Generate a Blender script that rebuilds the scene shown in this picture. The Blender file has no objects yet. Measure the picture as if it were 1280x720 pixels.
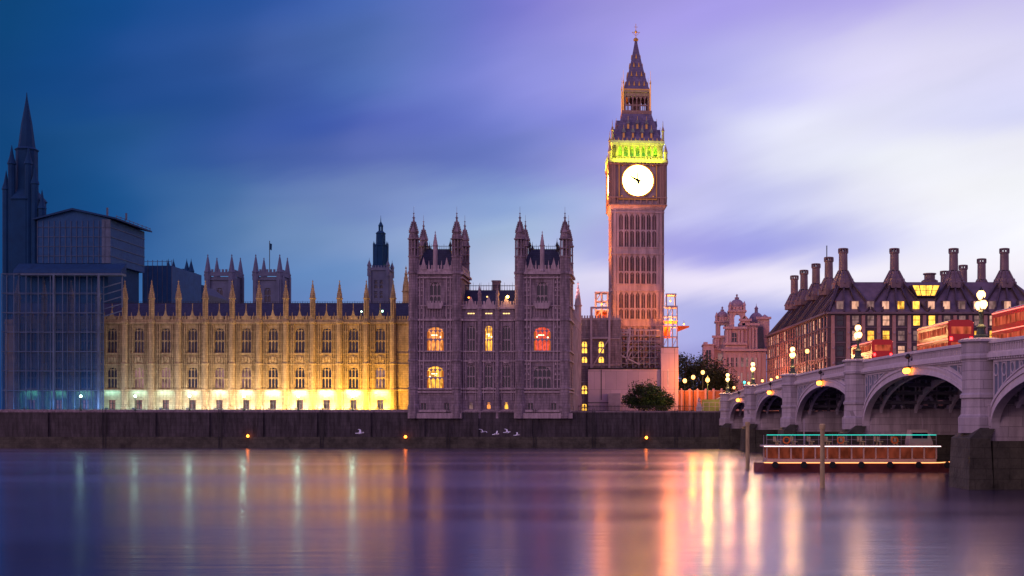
import bpy, math, random
from mathutils import Matrix, Vector
random.seed(7)
R = math.radians
scene = bpy.context.scene
col = scene.collection

# ------------------------------------------------------------------ camera, sky, exposure
F, CX, HY, CH = 1600.0, 820.0, 525.0, 5.3      # focal length and principal point in photo pixels, eye height
cam_d = bpy.data.cameras.new('camera'); cam = bpy.data.objects.new('camera', cam_d); col.objects.link(cam)
cam.location = (0, 0, CH); cam.rotation_euler = (R(90), 0, 0)
cam_d.sensor_width = 36; cam_d.lens = 45
cam_d.shift_x = -(CX-640)/1280; cam_d.shift_y = (HY-360)/1280
cam_d.clip_start = .5; cam_d.clip_end = 6000
scene.camera = cam
scene.view_settings.view_transform = 'Standard'; scene.view_settings.look = 'None'
scene.view_settings.exposure = 0.0; scene.view_settings.gamma = 1
scene.render.engine = 'CYCLES'
scene.cycles.use_denoising = True
scene.cycles.max_bounces = 5; scene.cycles.diffuse_bounces = 2; scene.cycles.glossy_bounces = 3
scene.cycles.sample_clamp_indirect = 4; scene.cycles.caustics_reflective = False; scene.cycles.caustics_refractive = False

def lin(c):
    return tuple(((x/255)/12.92 if x/255 <= .04045 else ((x/255+.055)/1.055)**2.4) for x in c)

world = bpy.data.worlds.new('World'); scene.world = world; world.use_nodes = True
def build_world():
    nt = world.node_tree; nt.nodes.clear(); N = nt.nodes.new; L = nt.links.new
    def math_(op, a, b=None, c=None, clamp=False):
        n = N('ShaderNodeMath'); n.operation = op; n.use_clamp = clamp
        for i, v in enumerate((a, b, c)):
            if v is None: continue
            if isinstance(v, (int, float)): n.inputs[i].default_value = v
            else: L(v, n.inputs[i])
        return n.outputs[0]
    def smooth(v, a, b):
        n = N('ShaderNodeMapRange'); n.interpolation_type = 'SMOOTHSTEP'
        L(v, n.inputs['Value']); n.inputs['From Min'].default_value = a; n.inputs['From Max'].default_value = b
        return n.outputs[0]
    def mix(f, a, b):
        n = N('ShaderNodeMix'); n.data_type = 'RGBA'; L(f, n.inputs[0])
        for s, v in ((6, a), (7, b)):
            if isinstance(v, tuple): n.inputs[s].default_value = (*v, 1)
            else: L(v, n.inputs[s])
        return n.outputs[2]
    tc = N('ShaderNodeTexCoord'); sep = N('ShaderNodeSeparateXYZ'); L(tc.outputs['Generated'], sep.inputs[0])
    x, y, z = sep.outputs
    az = math_('ARCTAN2', x, y)
    hyp = math_('SQRT', math_('ADD', math_('MULTIPLY', x, x), math_('MULTIPLY', y, y)))
    el = math_('ARCTAN2', z, hyp)
    # wind-drawn cloud streaks bend the lookup
    cmb = N('ShaderNodeCombineXYZ'); L(az, cmb.inputs[0]); L(math_('SUBTRACT', el, math_('MULTIPLY', az, .28)), cmb.inputs[1])
    mp = N('ShaderNodeMapping'); L(cmb.outputs[0], mp.inputs[0]); mp.inputs['Scale'].default_value = (3.2, 13, 1); mp.inputs['Rotation'].default_value = (0, 0, 0)
    no = N('ShaderNodeTexNoise'); L(mp.outputs[0], no.inputs['Vector']); no.inputs['Scale'].default_value = 1.0; no.inputs['Detail'].default_value = 5; no.inputs['Roughness'].default_value = .48
    mp2 = N('ShaderNodeMapping'); L(cmb.outputs[0], mp2.inputs[0]); mp2.inputs['Scale'].default_value = (4, 9, 1); mp2.inputs['Location'].default_value = (5, 3, 0)
    no2 = N('ShaderNodeTexNoise'); L(mp2.outputs[0], no2.inputs['Vector']); no2.inputs['Scale'].default_value = 1.0; no2.inputs['Detail'].default_value = 3
    elw = math_('ADD', el, math_('MULTIPLY', math_('SUBTRACT', no.outputs['Fac'], .5), .085))
    azw = math_('ADD', az, math_('MULTIPLY', math_('SUBTRACT', no2.outputs['Fac'], .5), .16))
    cols = [0, 160, 320, 480, 640, 800, 960, 1120, 1280]
    rows = [
     (500, [(6,60,118),(34,80,146),(80,104,170),(120,130,190),(190,170,215),(150,140,205),(138,140,210),(190,170,215),(215,195,230)]),
     (395, [(6,64,122),(38,88,150),(88,120,178),(132,152,204),(225,212,240),(186,184,234),(168,174,230),(214,206,240),(236,230,250)]),
     (345, [(6,66,124),(40,92,152),(84,124,180),(128,157,206),(196,204,234),(228,220,246),(240,234,252),(244,240,252),(248,244,254)]),
     (300, [(6,66,124),(40,90,151),(92,128,178),(136,160,206),(168,188,226),(170,168,228),(166,168,232),(228,228,250),(248,248,255)]),
     (258, [(6,66,122),(36,88,148),(80,116,172),(120,142,197),(150,172,220),(196,196,240),(200,202,244),(240,240,252),(248,249,255)]),
     (212, [(6,66,122),(34,84,146),(56,90,160),(88,108,182),(122,134,206),(182,178,238),(218,219,248),(240,242,253),(242,242,253)]),
     (160, [(6,66,124),(24,74,142),(52,86,160),(74,96,178),(122,132,212),(160,160,230),(226,227,251),(226,226,251),(216,217,249)]),
     (90,  [(6,68,124),(26,76,146),(58,92,164),(88,114,186),(124,132,212),(162,160,230),(188,186,241),(222,218,249),(220,217,248)]),
     (0,   [(6,68,124),(20,75,145),(48,86,162),(88,112,190),(126,124,210),(162,152,228),(168,158,233),(180,170,237),(202,194,243)]),
    ]
    def ae(px): return math.atan((px-CX)/F)
    def ee(py): return math.atan((HY-py)/F)
    A0, A1 = ae(0), ae(1280)
    fac = math_('DIVIDE', math_('SUBTRACT', azw, A0), A1-A0, clamp=True)
    cur = None; prev = None
    for py, cs in rows:
        r = N('ShaderNodeValToRGB'); L(fac, r.inputs[0]); r.color_ramp.interpolation = 'CARDINAL'
        e = r.color_ramp.elements
        while len(e) > 1: e.remove(e[-1])
        for i, (px, c) in enumerate(zip(cols, cs)):
            k = e[0] if i == 0 else e.new((ae(px)-A0)/(A1-A0))
            if i == 0: k.position = 0
            k.color = (*lin(c), 1)
        if cur is None: cur = r.outputs[0]
        else: cur = mix(smooth(elw, ee(prev), ee(py)), cur, r.outputs[0])
        prev = py
    st_ = N('ShaderNodeMapRange'); L(no.outputs['Fac'], st_.inputs[0]); st_.inputs[1].default_value = .3; st_.inputs[2].default_value = .7; st_.inputs[3].default_value = .90; st_.inputs[4].default_value = 1.07
    mm_ = N('ShaderNodeMix'); mm_.data_type = 'RGBA'; mm_.blend_type = 'MULTIPLY'; mm_.inputs[0].default_value = 1; L(cur, mm_.inputs[6]); L(st_.outputs[0], mm_.inputs[7]); cur = mm_.outputs[2]
    # above and behind the view
    cur = mix(smooth(el, .36, .95), cur, lin((104, 98, 178)))
    aba = math_('ABSOLUTE', az)
    back = mix(smooth(el, .0, .8), lin((222, 176, 205)), lin((140, 124, 200)))
    cur = mix(smooth(aba, .5, .75), cur, back)
    cur = mix(smooth(el, -.02, -.06), cur, lin((50, 44, 70)))
    sky = N('ShaderNodeTexSky'); sky.sky_type = 'NISHITA'; sky.sun_disc = False
    sky.sun_elevation = R(2); sky.sun_rotation = R(228)
    b1 = N('ShaderNodeBackground'); L(cur, b1.inputs[0]); b1.inputs[1].default_value = 1.0
    b2 = N('ShaderNodeBackground'); L(sky.outputs[0], b2.inputs[0]); b2.inputs[1].default_value = .004
    ad = N('ShaderNodeAddShader'); L(b1.outputs[0], ad.inputs[0]); L(b2.outputs[0], ad.inputs[1])
    out = N('ShaderNodeOutputWorld'); L(ad.outputs[0], out.inputs[0])
build_world()
sun_d = bpy.data.lights.new('afterglow_sun', 'SUN'); sun = bpy.data.objects.new('afterglow_sun', sun_d); col.objects.link(sun)
sun_d.energy = .6; sun_d.angle = R(30); sun_d.color = (1, .62, .6)
sun.rotation_euler = (R(70), 0, R(-48))           # weak dusk glow from behind the viewer and to the left

# ------------------------------------------------------------------ helpers
def PX(px, Y): return (px-CX)*Y/F
def PZ(py, Y): return CH+(HY-py)*Y/F

OFF = {}
class MB:
    def __init__(s): s.v = []; s.f = []
    def add(s, vs, fs):
        b = len(s.v); s.v += [tuple(v) for v in vs]; s.f += [tuple(b+i for i in f) for f in fs]; return s
    def box(s, x0, x1, y0, y1, z0, z1):
        return s.add([(x0,y0,z0),(x1,y0,z0),(x1,y1,z0),(x0,y1,z0),(x0,y0,z1),(x1,y0,z1),(x1,y1,z1),(x0,y1,z1)],
                     [(3,2,1,0),(4,5,6,7),(0,1,5,4),(1,2,6,5),(2,3,7,6),(3,0,4,7)])
    def fru(s, x0,x1,y0,y1,z0, X0,X1,Y0,Y1,z1):
        return s.add([(x0,y0,z0),(x1,y0,z0),(x1,y1,z0),(x0,y1,z0),(X0,Y0,z1),(X1,Y0,z1),(X1,Y1,z1),(X0,Y1,z1)],
                     [(3,2,1,0),(4,5,6,7),(0,1,5,4),(1,2,6,5),(2,3,7,6),(3,0,4,7)])
    def lathe(s, cx, cy, prof, n=8, rot=None):
        rot = math.pi/n if rot is None else rot
        b = []
        vs = []
        for r, z in prof:
            for i in range(n):
                a = rot+2*math.pi*i/n; vs.append((cx+r*math.cos(a), cy+r*math.sin(a), z))
        fs = []
        for k in range(len(prof)-1):
            for i in range(n):
                j = (i+1) % n; fs.append((k*n+i, k*n+j, (k+1)*n+j, (k+1)*n+i))
        fs.append(tuple(reversed(range(n)))); fs.append(tuple((len(prof)-1)*n+i for i in range(n)))
        return s.add(vs, fs)
    def bar(s, a, b, w=.1, h=None):
        h = h or w; a = Vector(a); b = Vector(b); d = (b-a)
        if d.length < 1e-6: return s
        d.normalize(); up = Vector((0,0,1)) if abs(d.z) < .95 else Vector((0,1,0))
        u = d.cross(up).normalized()*w/2; v = d.cross(u).normalized()*h/2
        return s.add([a-u-v, a+u-v, a+u+v, a-u+v, b-u-v, b+u-v, b+u+v, b-u+v],
                     [(0,1,2,3),(7,6,5,4),(0,4,5,1),(1,5,6,2),(2,6,7,3),(3,7,4,0)])
    def tube(s, pts, r, n=8):
        for i in range(len(pts)-1):
            a = Vector(pts[i]); b = Vector(pts[i+1]); d = (b-a).normalized()
            up = Vector((0,0,1)) if abs(d.z) < .95 else Vector((0,1,0))
            u = d.cross(up).normalized(); v = d.cross(u).normalized()
            vs = [p+(u*math.cos(t)+v*math.sin(t))*r for p in (a, b) for t in [2*math.pi*k/n for k in range(n)]]
            s.add(vs, [(k, (k+1)%n, n+(k+1)%n, n+k) for k in range(n)]+[tuple(range(n)), tuple(range(2*n-1, n-1, -1))])
        return s
    def ball(s, c, r, n=10, sx=1, sy=1, sz=1):
        vs = []; m = n//2+1
        for k in range(m+1):
            t = math.pi*k/m
            for i in range(n):
                a = 2*math.pi*i/n
                vs.append((c[0]+sx*r*math.sin(t)*math.cos(a), c[1]+sy*r*math.sin(t)*math.sin(a), c[2]+sz*r*math.cos(t)))
        return s.add(vs, [(k*n+i, k*n+(i+1)%n, (k+1)*n+(i+1)%n, (k+1)*n+i) for k in range(m) for i in range(n)])
    def prism(s, poly, y0, y1):            # outline in x,z pushed along y
        n = len(poly)
        return s.add([(x, y0, z) for x, z in poly]+[(x, y1, z) for x, z in poly],
                     [tuple(range(n)), tuple(range(2*n-1, n-1, -1))]+[(i, (i+1)%n, n+(i+1)%n, n+i) for i in range(n)])
    def prismx(s, poly, x0, x1):           # outline in y,z pushed along x
        n = len(poly)
        return s.add([(x0, y, z) for y, z in poly]+[(x1, y, z) for y, z in poly],
                     [tuple(range(n)), tuple(range(2*n-1, n-1, -1))]+[(i, (i+1)%n, n+(i+1)%n, n+i) for i in range(n)])
    def xf(s, m, start=0):
        s.v[start:] = [tuple(m @ Vector(v)) for v in s.v[start:]]; return s
    def mesh(s, name, mat, off=(0,0,0), smooth=False):
        me = bpy.data.meshes.new(name)
        me.from_pydata([(v[0]-off[0], v[1]-off[1], v[2]-off[2]) for v in s.v], [], s.f)
        me.materials.append(mat)
        if smooth:
            for p in me.polygons: p.use_smooth = True
        me.update(); return me
    def build(s, name, mat, parent=None, local=False, smooth=False):
        off = (0,0,0) if (local or parent is None) else OFF.get(parent.name, (0,0,0))
        o = bpy.data.objects.new(name, s.mesh(name, mat, off, smooth)); col.objects.link(o)
        if parent: o.parent = parent
        OFF[o.name] = (0,0,0) if local else off
        return o

def tag(o, label=None, cat=None, group=None, kind=None):
    if label: o['label'] = label
    if cat: o['category'] = cat
    if group: o['group'] = group
    if kind: o['kind'] = kind
    return o
def thing(name, label, cat, loc=(0,0,0), rz=0, group=None):
    o = bpy.data.objects.new(name, None); col.objects.link(o); o.location = loc; o.rotation_euler = (0,0,rz)
    o.empty_display_size = .5
    OFF[o.name] = tuple(loc); return tag(o, label, cat, group)
def single(mb, name, mat, label, cat, loc=(0,0,0), group=None, smooth=False, local=False):   # a thing that is one mesh, origin at its base
    off = (0,0,0) if local else loc
    o = bpy.data.objects.new(name, mb.mesh(name, mat, off, smooth)); col.objects.link(o); o.location = loc
    return tag(o, label, cat, group)
def children(o): return [c for c in bpy.data.objects if c.parent == o]
KIDS = {}
def copy_tree(o, parent=None):
    c = o.copy(); col.objects.link(c)
    if parent: c.parent = parent
    if o.name not in KIDS: KIDS[o.name] = children(o)
    for ch in KIDS[o.name]: copy_tree(ch, c)
    return c
def lamp(kind, name, loc, energy, color, parent=None, **kw):
    d = bpy.data.lights.new(name, kind); d.energy = energy; d.color = color
    for k, v in kw.items():
        if k != 'rot': setattr(d, k, v)
    o = bpy.data.objects.new(name, d); col.objects.link(o)
    if parent:
        o.parent = parent; off = OFF.get(parent.name, (0,0,0)); loc = tuple(loc[i]-off[i] for i in range(3))
    o.location = loc
    if 'rot' in kw: o.rotation_euler = kw['rot']
    return o

# ------------------------------------------------------------------ materials
def mat(name, base, rough=.8, metal=0, var=.25, scale=.6, bump=.3, bscale=6, spec=.3, emis=None, estr=0, streak=False, blocks=None):
    m = bpy.data.materials.new(name); m.use_nodes = True; nt = m.node_tree; N = nt.nodes.new; L = nt.links.new
    p = nt.nodes['Principled BSDF']
    p.inputs['Roughness'].default_value = rough; p.inputs['Metallic'].default_value = metal
    p.inputs['Specular IOR Level'].default_value = spec
    tc = N('ShaderNodeTexCoord'); geo = N('ShaderNodeNewGeometry')
    oi = N('ShaderNodeObjectInfo')
    no = N('ShaderNodeTexNoise'); no.inputs['Scale'].default_value = scale; no.inputs['Detail'].default_value = 8; no.inputs['Roughness'].default_value = .65
    mp = N('ShaderNodeMapping'); L(geo.outputs['Position'], mp.inputs[0])
    if streak: mp.inputs['Scale'].default_value = (2.2, 2.2, .35)
    L(mp.outputs[0], no.inputs['Vector'])
    r = N('ShaderNodeMapRange'); L(no.outputs['Fac'], r.inputs['Value'])
    r.inputs['From Min'].default_value = .3; r.inputs['From Max'].default_value = .7
    r.inputs['To Min'].default_value = 1-var; r.inputs['To Max'].default_value = 1+var
    mul = N('ShaderNodeMix'); mul.data_type = 'RGBA'; mul.blend_type = 'MULTIPLY'; mul.inputs[0].default_value = 1
    mul.inputs[6].default_value = (*base, 1); L(r.outputs[0], mul.inputs[7])
    c = mul.outputs[2]
    hsrc = None
    if blocks:
        sc, bw, bh = blocks
        br = N('ShaderNodeTexBrick'); br.inputs['Scale'].default_value = sc; br.inputs['Brick Width'].default_value = bw; br.inputs['Row Height'].default_value = bh
        br.inputs['Mortar Size'].default_value = .03; br.inputs['Color1'].default_value = (1,1,1,1); br.inputs['Color2'].default_value = (.72,.72,.74,1); br.inputs['Mortar'].default_value = (.45,.45,.45,1)
        sx = N('ShaderNodeSeparateXYZ'); L(geo.outputs['Position'], sx.inputs[0])
        ad = N('ShaderNodeMath'); L(sx.outputs[0], ad.inputs[0]); L(sx.outputs[1], ad.inputs[1])
        cb = N('ShaderNodeCombineXYZ'); L(ad.outputs[0], cb.inputs[0]); L(sx.outputs[2], cb.inputs[1]); L(cb.outputs[0], br.inputs['Vector'])
        m2 = N('ShaderNodeMix'); m2.data_type = 'RGBA'; m2.blend_type = 'MULTIPLY'; m2.inputs[0].default_value = .8
        L(c, m2.inputs[6]); L(br.outputs['Color'], m2.inputs[7]); c = m2.outputs[2]
    L(c, p.inputs['Base Color'])
    if bump:
        nb = N('ShaderNodeTexNoise'); nb.inputs['Scale'].default_value = bscale; nb.inputs['Detail'].default_value = 6; L(geo.outputs['Position'], nb.inputs['Vector'])
        b = N('ShaderNodeBump'); b.inputs['Strength'].default_value = bump; b.inputs['Distance'].default_value = .1
        L(nb.outputs['Fac'], b.inputs['Height']); L(b.outputs[0], p.inputs['Normal'])
    if emis:
        p.inputs['Emission Color'].default_value = (*emis, 1); p.inputs['Emission Strength'].default_value = estr
    return m
def emit(name, colr, s, var=0, scale=1.2, low=None):
    m = bpy.data.materials.new(name); m.use_nodes = True; nt = m.node_tree; N = nt.nodes.new; L = nt.links.new
    nt.nodes.clear(); e = N('ShaderNodeEmission'); e.inputs[0].default_value = (*colr, 1); e.inputs[1].default_value = s
    o = N('ShaderNodeOutputMaterial'); L(e.outputs[0], o.inputs[0])
    if var:
        g = N('ShaderNodeNewGeometry'); n = N('ShaderNodeTexNoise'); n.inputs['Scale'].default_value = scale; n.inputs['Detail'].default_value = 2
        mp = N('ShaderNodeMapping'); mp.inputs['Scale'].default_value = (1.6,1.6,.8); L(g.outputs['Position'], mp.inputs[0]); L(mp.outputs[0], n.inputs['Vector'])
        r = N('ShaderNodeMapRange'); L(n.outputs['Fac'], r.inputs[0]); r.inputs[1].default_value = .35; r.inputs[2].default_value = .65
        r.inputs[3].default_value = s*(1-var); r.inputs[4].default_value = s*(1+var); L(r.outputs[0], e.inputs[1])
    return m
M = {}
M['gold_stone'] = mat('honey limestone', (.44,.33,.16), .85, var=.38, scale=.9, streak=True, bump=.5, bscale=5, blocks=(1, .9, .42))
M['stone'] = mat('weathered limestone with recess shade', (.26,.20,.235), .85, var=.5, scale=.8, streak=True, bump=.6, bscale=5, blocks=(1, 1.1, .5))  # weathered tone, darkened below the trim to paint in recess shade
M['stone_trim'] = mat('paler limestone trim', (.37,.29,.32), .85, var=.4, scale=1.0, streak=True, bump=.4)  # lightened in colour so ribs read as lit against the recesses
M['tower_stone'] = mat('brown tower limestone', (.43,.31,.33), .85, var=.3, scale=.5, streak=True, bump=.5, bscale=4)
M['tower_trim'] = mat('tower limestone trim', (.36,.225,.19), .85, var=.2, scale=.8, streak=True, bump=.4)
M['tower_shadow'] = mat('tower recess shade', (.17,.11,.115), .9, var=.2, bump=.3)  # darker copy of the tower stone; shade between ribs put into the colour
M['slate'] = mat('blue slate roof', (.035,.042,.085), .6, var=.25, scale=1.2, bump=.3, blocks=(1, .8, .4))
M['iron_roof'] = mat('cast iron roof tiles', (.19,.155,.25), .55, var=.25, scale=1.0, bump=.3, blocks=(1, .9, .55))
M['gilt'] = mat('gilding', (.75,.42,.10), .4, 1, var=.15, bump=0)
M['dark_iron'] = mat('dark iron', (.03,.03,.035), .5, .3, var=.1, bump=0)
M['glass'] = mat('night window glass', (.015,.02,.04), .08, 0, var=.3, bump=.15, bscale=2, spec=.6)
M['granite'] = mat('lavender grey granite', (.44,.385,.43), .8, var=.22, scale=.9, bump=.35, bscale=5, streak=True, blocks=(1, 2.2, .7))
M['bridge_paint'] = mat('pale bridge ironwork paint', (.52,.46,.52), .6, var=.16, scale=.8, bump=.15, streak=True)
M['bridge_panel'] = mat('spandrel recess shade', (.13,.15,.22), .6, var=.2, bump=.2)  # flat plates; the shade of a recess is put into their colour
M['soffit'] = mat('dark under bridge iron', (.17,.16,.20), .8, var=.3, bump=.2)  # darker than the parapet ironwork, for deck and cross girders
M['rib'] = mat('under bridge rib paint', (.72,.66,.76), .7, var=.25, bump=.2)
M['pier_wall'] = mat('stained pier masonry', (.50,.43,.48), .85, var=.3, streak=True, bump=.3, blocks=(1, 2.4, .8))
M['algae'] = mat('algae covered stone', (.07,.066,.05), .7, var=.6, scale=.6, bump=.8, bscale=3, blocks=(1, 2.0, .8))
M['river_wall'] = mat('dark wet river wall', (.045,.038,.045), .6, var=.8, scale=.8, streak=True, bump=.5, bscale=2, blocks=(1, 2.0, .7))
M['asphalt'] = mat('asphalt', (.05,.05,.05), .9, bump=.2)
M['hoarding'] = mat('white hoarding with dusk pink', (.72,.55,.62), .7, var=.08, scale=.2, bump=.05, blocks=(1, 2.44, 4.0))  # white boards; pink dusk light is put into the colour
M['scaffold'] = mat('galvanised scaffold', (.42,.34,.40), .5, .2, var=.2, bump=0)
M['scaffold_dull'] = mat('scaffold dulled by blue fade', (.09,.13,.20), .7, .1, var=.3, bump=0)  # scaffold colour darkened and blued to paint in the left fade
M['sheet'] = mat('scaffold sheeting with blue fade', (.018,.085,.21), .8, var=.18, scale=.7, bump=.7, bscale=1.5)  # blue dimness of the left end is put into the sheeting colour
M['sheet_dark'] = mat('dark sheeting with blue fade', (.006,.045,.125), .8, var=.2, scale=.7, bump=.5, bscale=1.5)  # same blue dimness painted in, darker for the roof sheets
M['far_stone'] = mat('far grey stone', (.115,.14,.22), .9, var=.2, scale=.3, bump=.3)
M['far_dark'] = mat('far stone with blue fade', (.004,.045,.12), .9, var=.2, scale=.3, bump=.3)  # blue fade of the skyline is put into the stone colour
M['rosy_lit_stone'] = mat('pale portland stone', (.42,.28,.32), .85, var=.18, scale=.4, streak=True, bump=.3)  # pale stone; pink of the warm street light put into the colour
M['dome_lead'] = mat('lead dome', (.26,.19,.27), .6, var=.2, bump=.2)
M['bronze'] = mat('bronze roof sheet', (.17,.12,.14), .45, .35, var=.25, scale=.6, bump=.2)
M['bronze_dark'] = mat('dark bronze facade', (.085,.06,.075), .45, .35, var=.2, bump=.1)
M['pier_stone'] = mat('warm sandstone piers', (.42,.24,.22), .8, var=.2, bump=.2)
M['leaf'] = mat('dark evergreen leaves', (.035,.065,.018), .6, var=.5, scale=1.5, bump=0)
M['leaf2'] = mat('tree leaves', (.045,.055,.02), .6, var=.5, scale=1.2, bump=0)
M['bark'] = mat('bark', (.05,.035,.025), .9, bump=.5)
M['hedge_iron'] = mat('black railings', (.02,.018,.022), .6, var=.1, bump=0)
M['wood'] = mat('wet timber', (.42,.32,.17), .8, var=.35, scale=2, streak=True, bump=.5)
M['bus_red'] = mat('red bus paint', (.55,.012,.015), .25, var=.08, bump=0, spec=.5)
M['black'] = mat('black rubber and plastic', (.012,.012,.014), .6, var=.1, bump=0)
M['car_black'] = mat('black car paint', (.015,.015,.02), .2, var=.1, bump=0, spec=.6)
M['car_silver'] = mat('silver car paint', (.35,.35,.38), .3, .6, var=.05, bump=0)
M['boat_hull'] = mat('maroon boat hull', (.16,.045,.045), .4, var=.25, scale=.8, bump=.05)
M['boat_white'] = mat('boat cream superstructure', (.48,.34,.32), .45, var=.12, bump=.05)
M['white'] = mat('white plumage', (.75,.75,.75), .8, var=.1, bump=0)
M['teal_metal'] = mat('lamp iron', (.05,.07,.06), .5, .3, var=.1, bump=0)
M['orange_net'] = mat('orange safety netting', (.75,.17,.03), .7, var=.15, bump=.2)
M['paint_line'] = mat('white road paint', (.7,.7,.7), .7, bump=0)
M['land'] = mat('paved ground', (.09,.085,.08), .9, bump=.3)
M['shade'] = mat('pale window blind', (.35,.27,.30), .8, var=.15, bump=0)
M['lit_yellow'] = emit('lit window yellow', (1,.45,.06), 1.3, .6, 1.0)
M['lit_orange'] = emit('lit window orange', (1,.33,.08), 1.1, .55, 1.4)
M['lit_red'] = emit('lit window red', (1,.11,.06), .95, .4, 2)
M['lit_pale'] = emit('lit window pale', (1,.50,.34), .85, .35, .7)
M['lit_dim'] = emit('dim window', (.55,.30,.30), .40, .5, .7)
M['lit_gold'] = emit('bright gold window', (1,.52,.07), 2.0, .4, .9)
M['room_lamp'] = emit('room lamps', (1,.72,.35), 6)
M['curtain'] = emit('backlit curtain', (1,.24,.05), .45)
M['lit_slot'] = emit('slot light', (1,.62,.22), 2.2)
M['clock'] = emit('opal clock glass', (1,.52,.08), 45)
M['numeral'] = emit('numerals with dial glare', (1,.45,.12), .8)  # the numeral strokes glow; glare of the dial put into their colour
M['globe'] = emit('sodium lantern glass', (1,.50,.17), 6)
M['globe_far'] = emit('street lamp glass', (1,.44,.12), 5)
M['globe_teal'] = emit('terrace lamp glass', (.55,1,.72), 9)
M['amber'] = emit('amber navigation light', (1,.22,.02), 14)
M['tail'] = emit('red tail light', (1,.02,.02), 14)
M['head'] = emit('white head light', (1,.85,.6), 14)
M['bus_win'] = emit('lit bus windows', (1,.16,.08), .45, .6, 1)
M['bus_trail'] = emit('bus light trail strip', (1,.22,.16), 2.2)  # glowing strip added to stand for the buses' light trails
M['teal_trail'] = emit('teal boat trail strip', (.03,.75,.62), 2.2)  # glowing strip added to stand for a teal light trail
M['white_trail'] = emit('white boat trail strip', (1,.78,.78), 3.2)  # glowing strip added to stand for a white light trail
M['orange_trail'] = emit('orange boat trail strip', (1,.36,.12), 2.6)  # glowing strip added to stand for an orange light trail
M['boat_win'] = emit('boat cabin windows', (1,.18,.10), .13, .4, 1)
M['green_sig'] = emit('teal signal', (.05,.9,.8), 8)

def make_water():
    m = bpy.data.materials.new('river water'); m.use_nodes = True; nt = m.node_tree; N = nt.nodes.new; L = nt.links.new
    nt.nodes.clear()
    g = N('ShaderNodeNewGeometry')
    mp = N('ShaderNodeMapping'); L(g.outputs['Position'], mp.inputs[0]); mp.inputs['Scale'].default_value = (.3, 1.5, 1)
    n1 = N('ShaderNodeTexNoise'); n1.inputs['Scale'].default_value = .55; n1.inputs['Detail'].default_value = 5; n1.inputs['Roughness'].default_value = .6; L(mp.outputs[0], n1.inputs['Vector'])
    b = N('ShaderNodeBump'); b.inputs['Strength'].default_value = .19; b.inputs['Distance'].default_value = .12
    n2 = N('ShaderNodeTexNoise'); n2.inputs['Scale'].default_value = 2.6; n2.inputs['Detail'].default_value = 3; L(mp.outputs[0], n2.inputs['Vector'])
    ma = N('ShaderNodeMath'); ma.operation = 'MULTIPLY_ADD'; ma.inputs[1].default_value = .22; L(n2.outputs['Fac'], ma.inputs[0]); L(n1.outputs['Fac'], ma.inputs[2]); L(ma.outputs[0], b.inputs['Height'])
    mp3 = N('ShaderNodeMapping'); L(g.outputs['Position'], mp3.inputs[0]); mp3.inputs['Scale'].default_value = (.012, .06, 1)
    n3 = N('ShaderNodeTexNoise'); n3.inputs['Scale'].default_value = 1; n3.inputs['Detail'].default_value = 3; L(mp3.outputs[0], n3.inputs['Vector'])
    rr = N('ShaderNodeMapRange'); L(n3.outputs['Fac'], rr.inputs[0]); rr.inputs[1].default_value = .35; rr.inputs[2].default_value = .65
    rr.inputs[3].default_value = .17; rr.inputs[4].default_value = .23
    gl = N('ShaderNodeBsdfGlossy'); gl.inputs['Color'].default_value = (.90,.82,.97,1); L(rr.outputs[0], gl.inputs['Roughness']); L(b.outputs[0], gl.inputs['Normal'])
    gl.inputs['Anisotropy'].default_value = -.15
    tg = N('ShaderNodeCombineXYZ'); tg.inputs[0].default_value = 1; L(tg.outputs[0], gl.inputs['Tangent'])
    df = N('ShaderNodeBsdfDiffuse'); df.inputs['Color'].default_value = (.03,.026,.07,1); L(b.outputs[0], df.inputs['Normal'])
    fr = N('ShaderNodeFresnel'); fr.inputs['IOR'].default_value = 1.95; L(b.outputs[0], fr.inputs['Normal'])
    mx = N('ShaderNodeMixShader'); L(fr.outputs[0], mx.inputs[0]); L(df.outputs[0], mx.inputs[1]); L(gl.outputs[0], mx.inputs[2])
    o = N('ShaderNodeOutputMaterial'); L(mx.outputs[0], o.inputs[0])
    return m
M['water'] = make_water()

# ------------------------------------------------------------------ setting
w = MB(); w.add([(-900,-150,0),(900,-150,0),(900,243.5,0),(-900,243.5,0)], [(0,1,2,3)])
tag(w.build('river', M['water']), kind='structure')
g = MB(); g.box(-900, 900, 243.6, 3000, -1, 6.6)
tag(g.build('ground', M['land']), kind='structure')

# river wall pieces: terrace wall by the palace, lower wall by the bridge
def river_wall():
    t = thing('river_wall', 'long dark wet stone river wall along the far bank under the palace', 'river wall', (0,243,0))
    m = MB(); m.box(-600, 600, 243.02, 243.9, -1, 6.75); m.build('wall', M['river_wall'], t)
    a = MB(); a.box(-600, 600, 242.6, 243.02, -1, 2.1); a.build('tide_band', M['algae'], t)
    c = MB(); c.box(-600, PX(722,243), 242.85, 244.3, 6.75, 7.05); c.box(PX(722,243), 600, 242.9, 244.2, 6.75, 7.0); c.build('coping', M['stone'], t)
    for px in (130, 275, 402, 560, 668, 742, 845):
        x = PX(px, 242.5); m = MB()
        for sx in (-.25, .25): m.bar((x+sx,242.5,-.5),(x+sx,242.5,7.4),.09)
        for q in range(24): m.bar((x-.25,242.5,q*.32),(x+.25,242.5,q*.32),.05)
        m.build('ladder', M['dark_iron'], t)
    k = MB()
    for i in range(60):
        x = -300+i*10.2; k.box(x, x+1.1, 242.7, 243.02, -1, 6.7)
    k.build('pilaster', M['river_wall'], t)['kind'] = 'stuff'
river_wall()
tr = MB(); tr.box(-600, PX(512,243)-.0, 244.3, 253, 6.6, 7.3); tag(tr.build('terrace', M['stone']), kind='structure')

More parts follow.
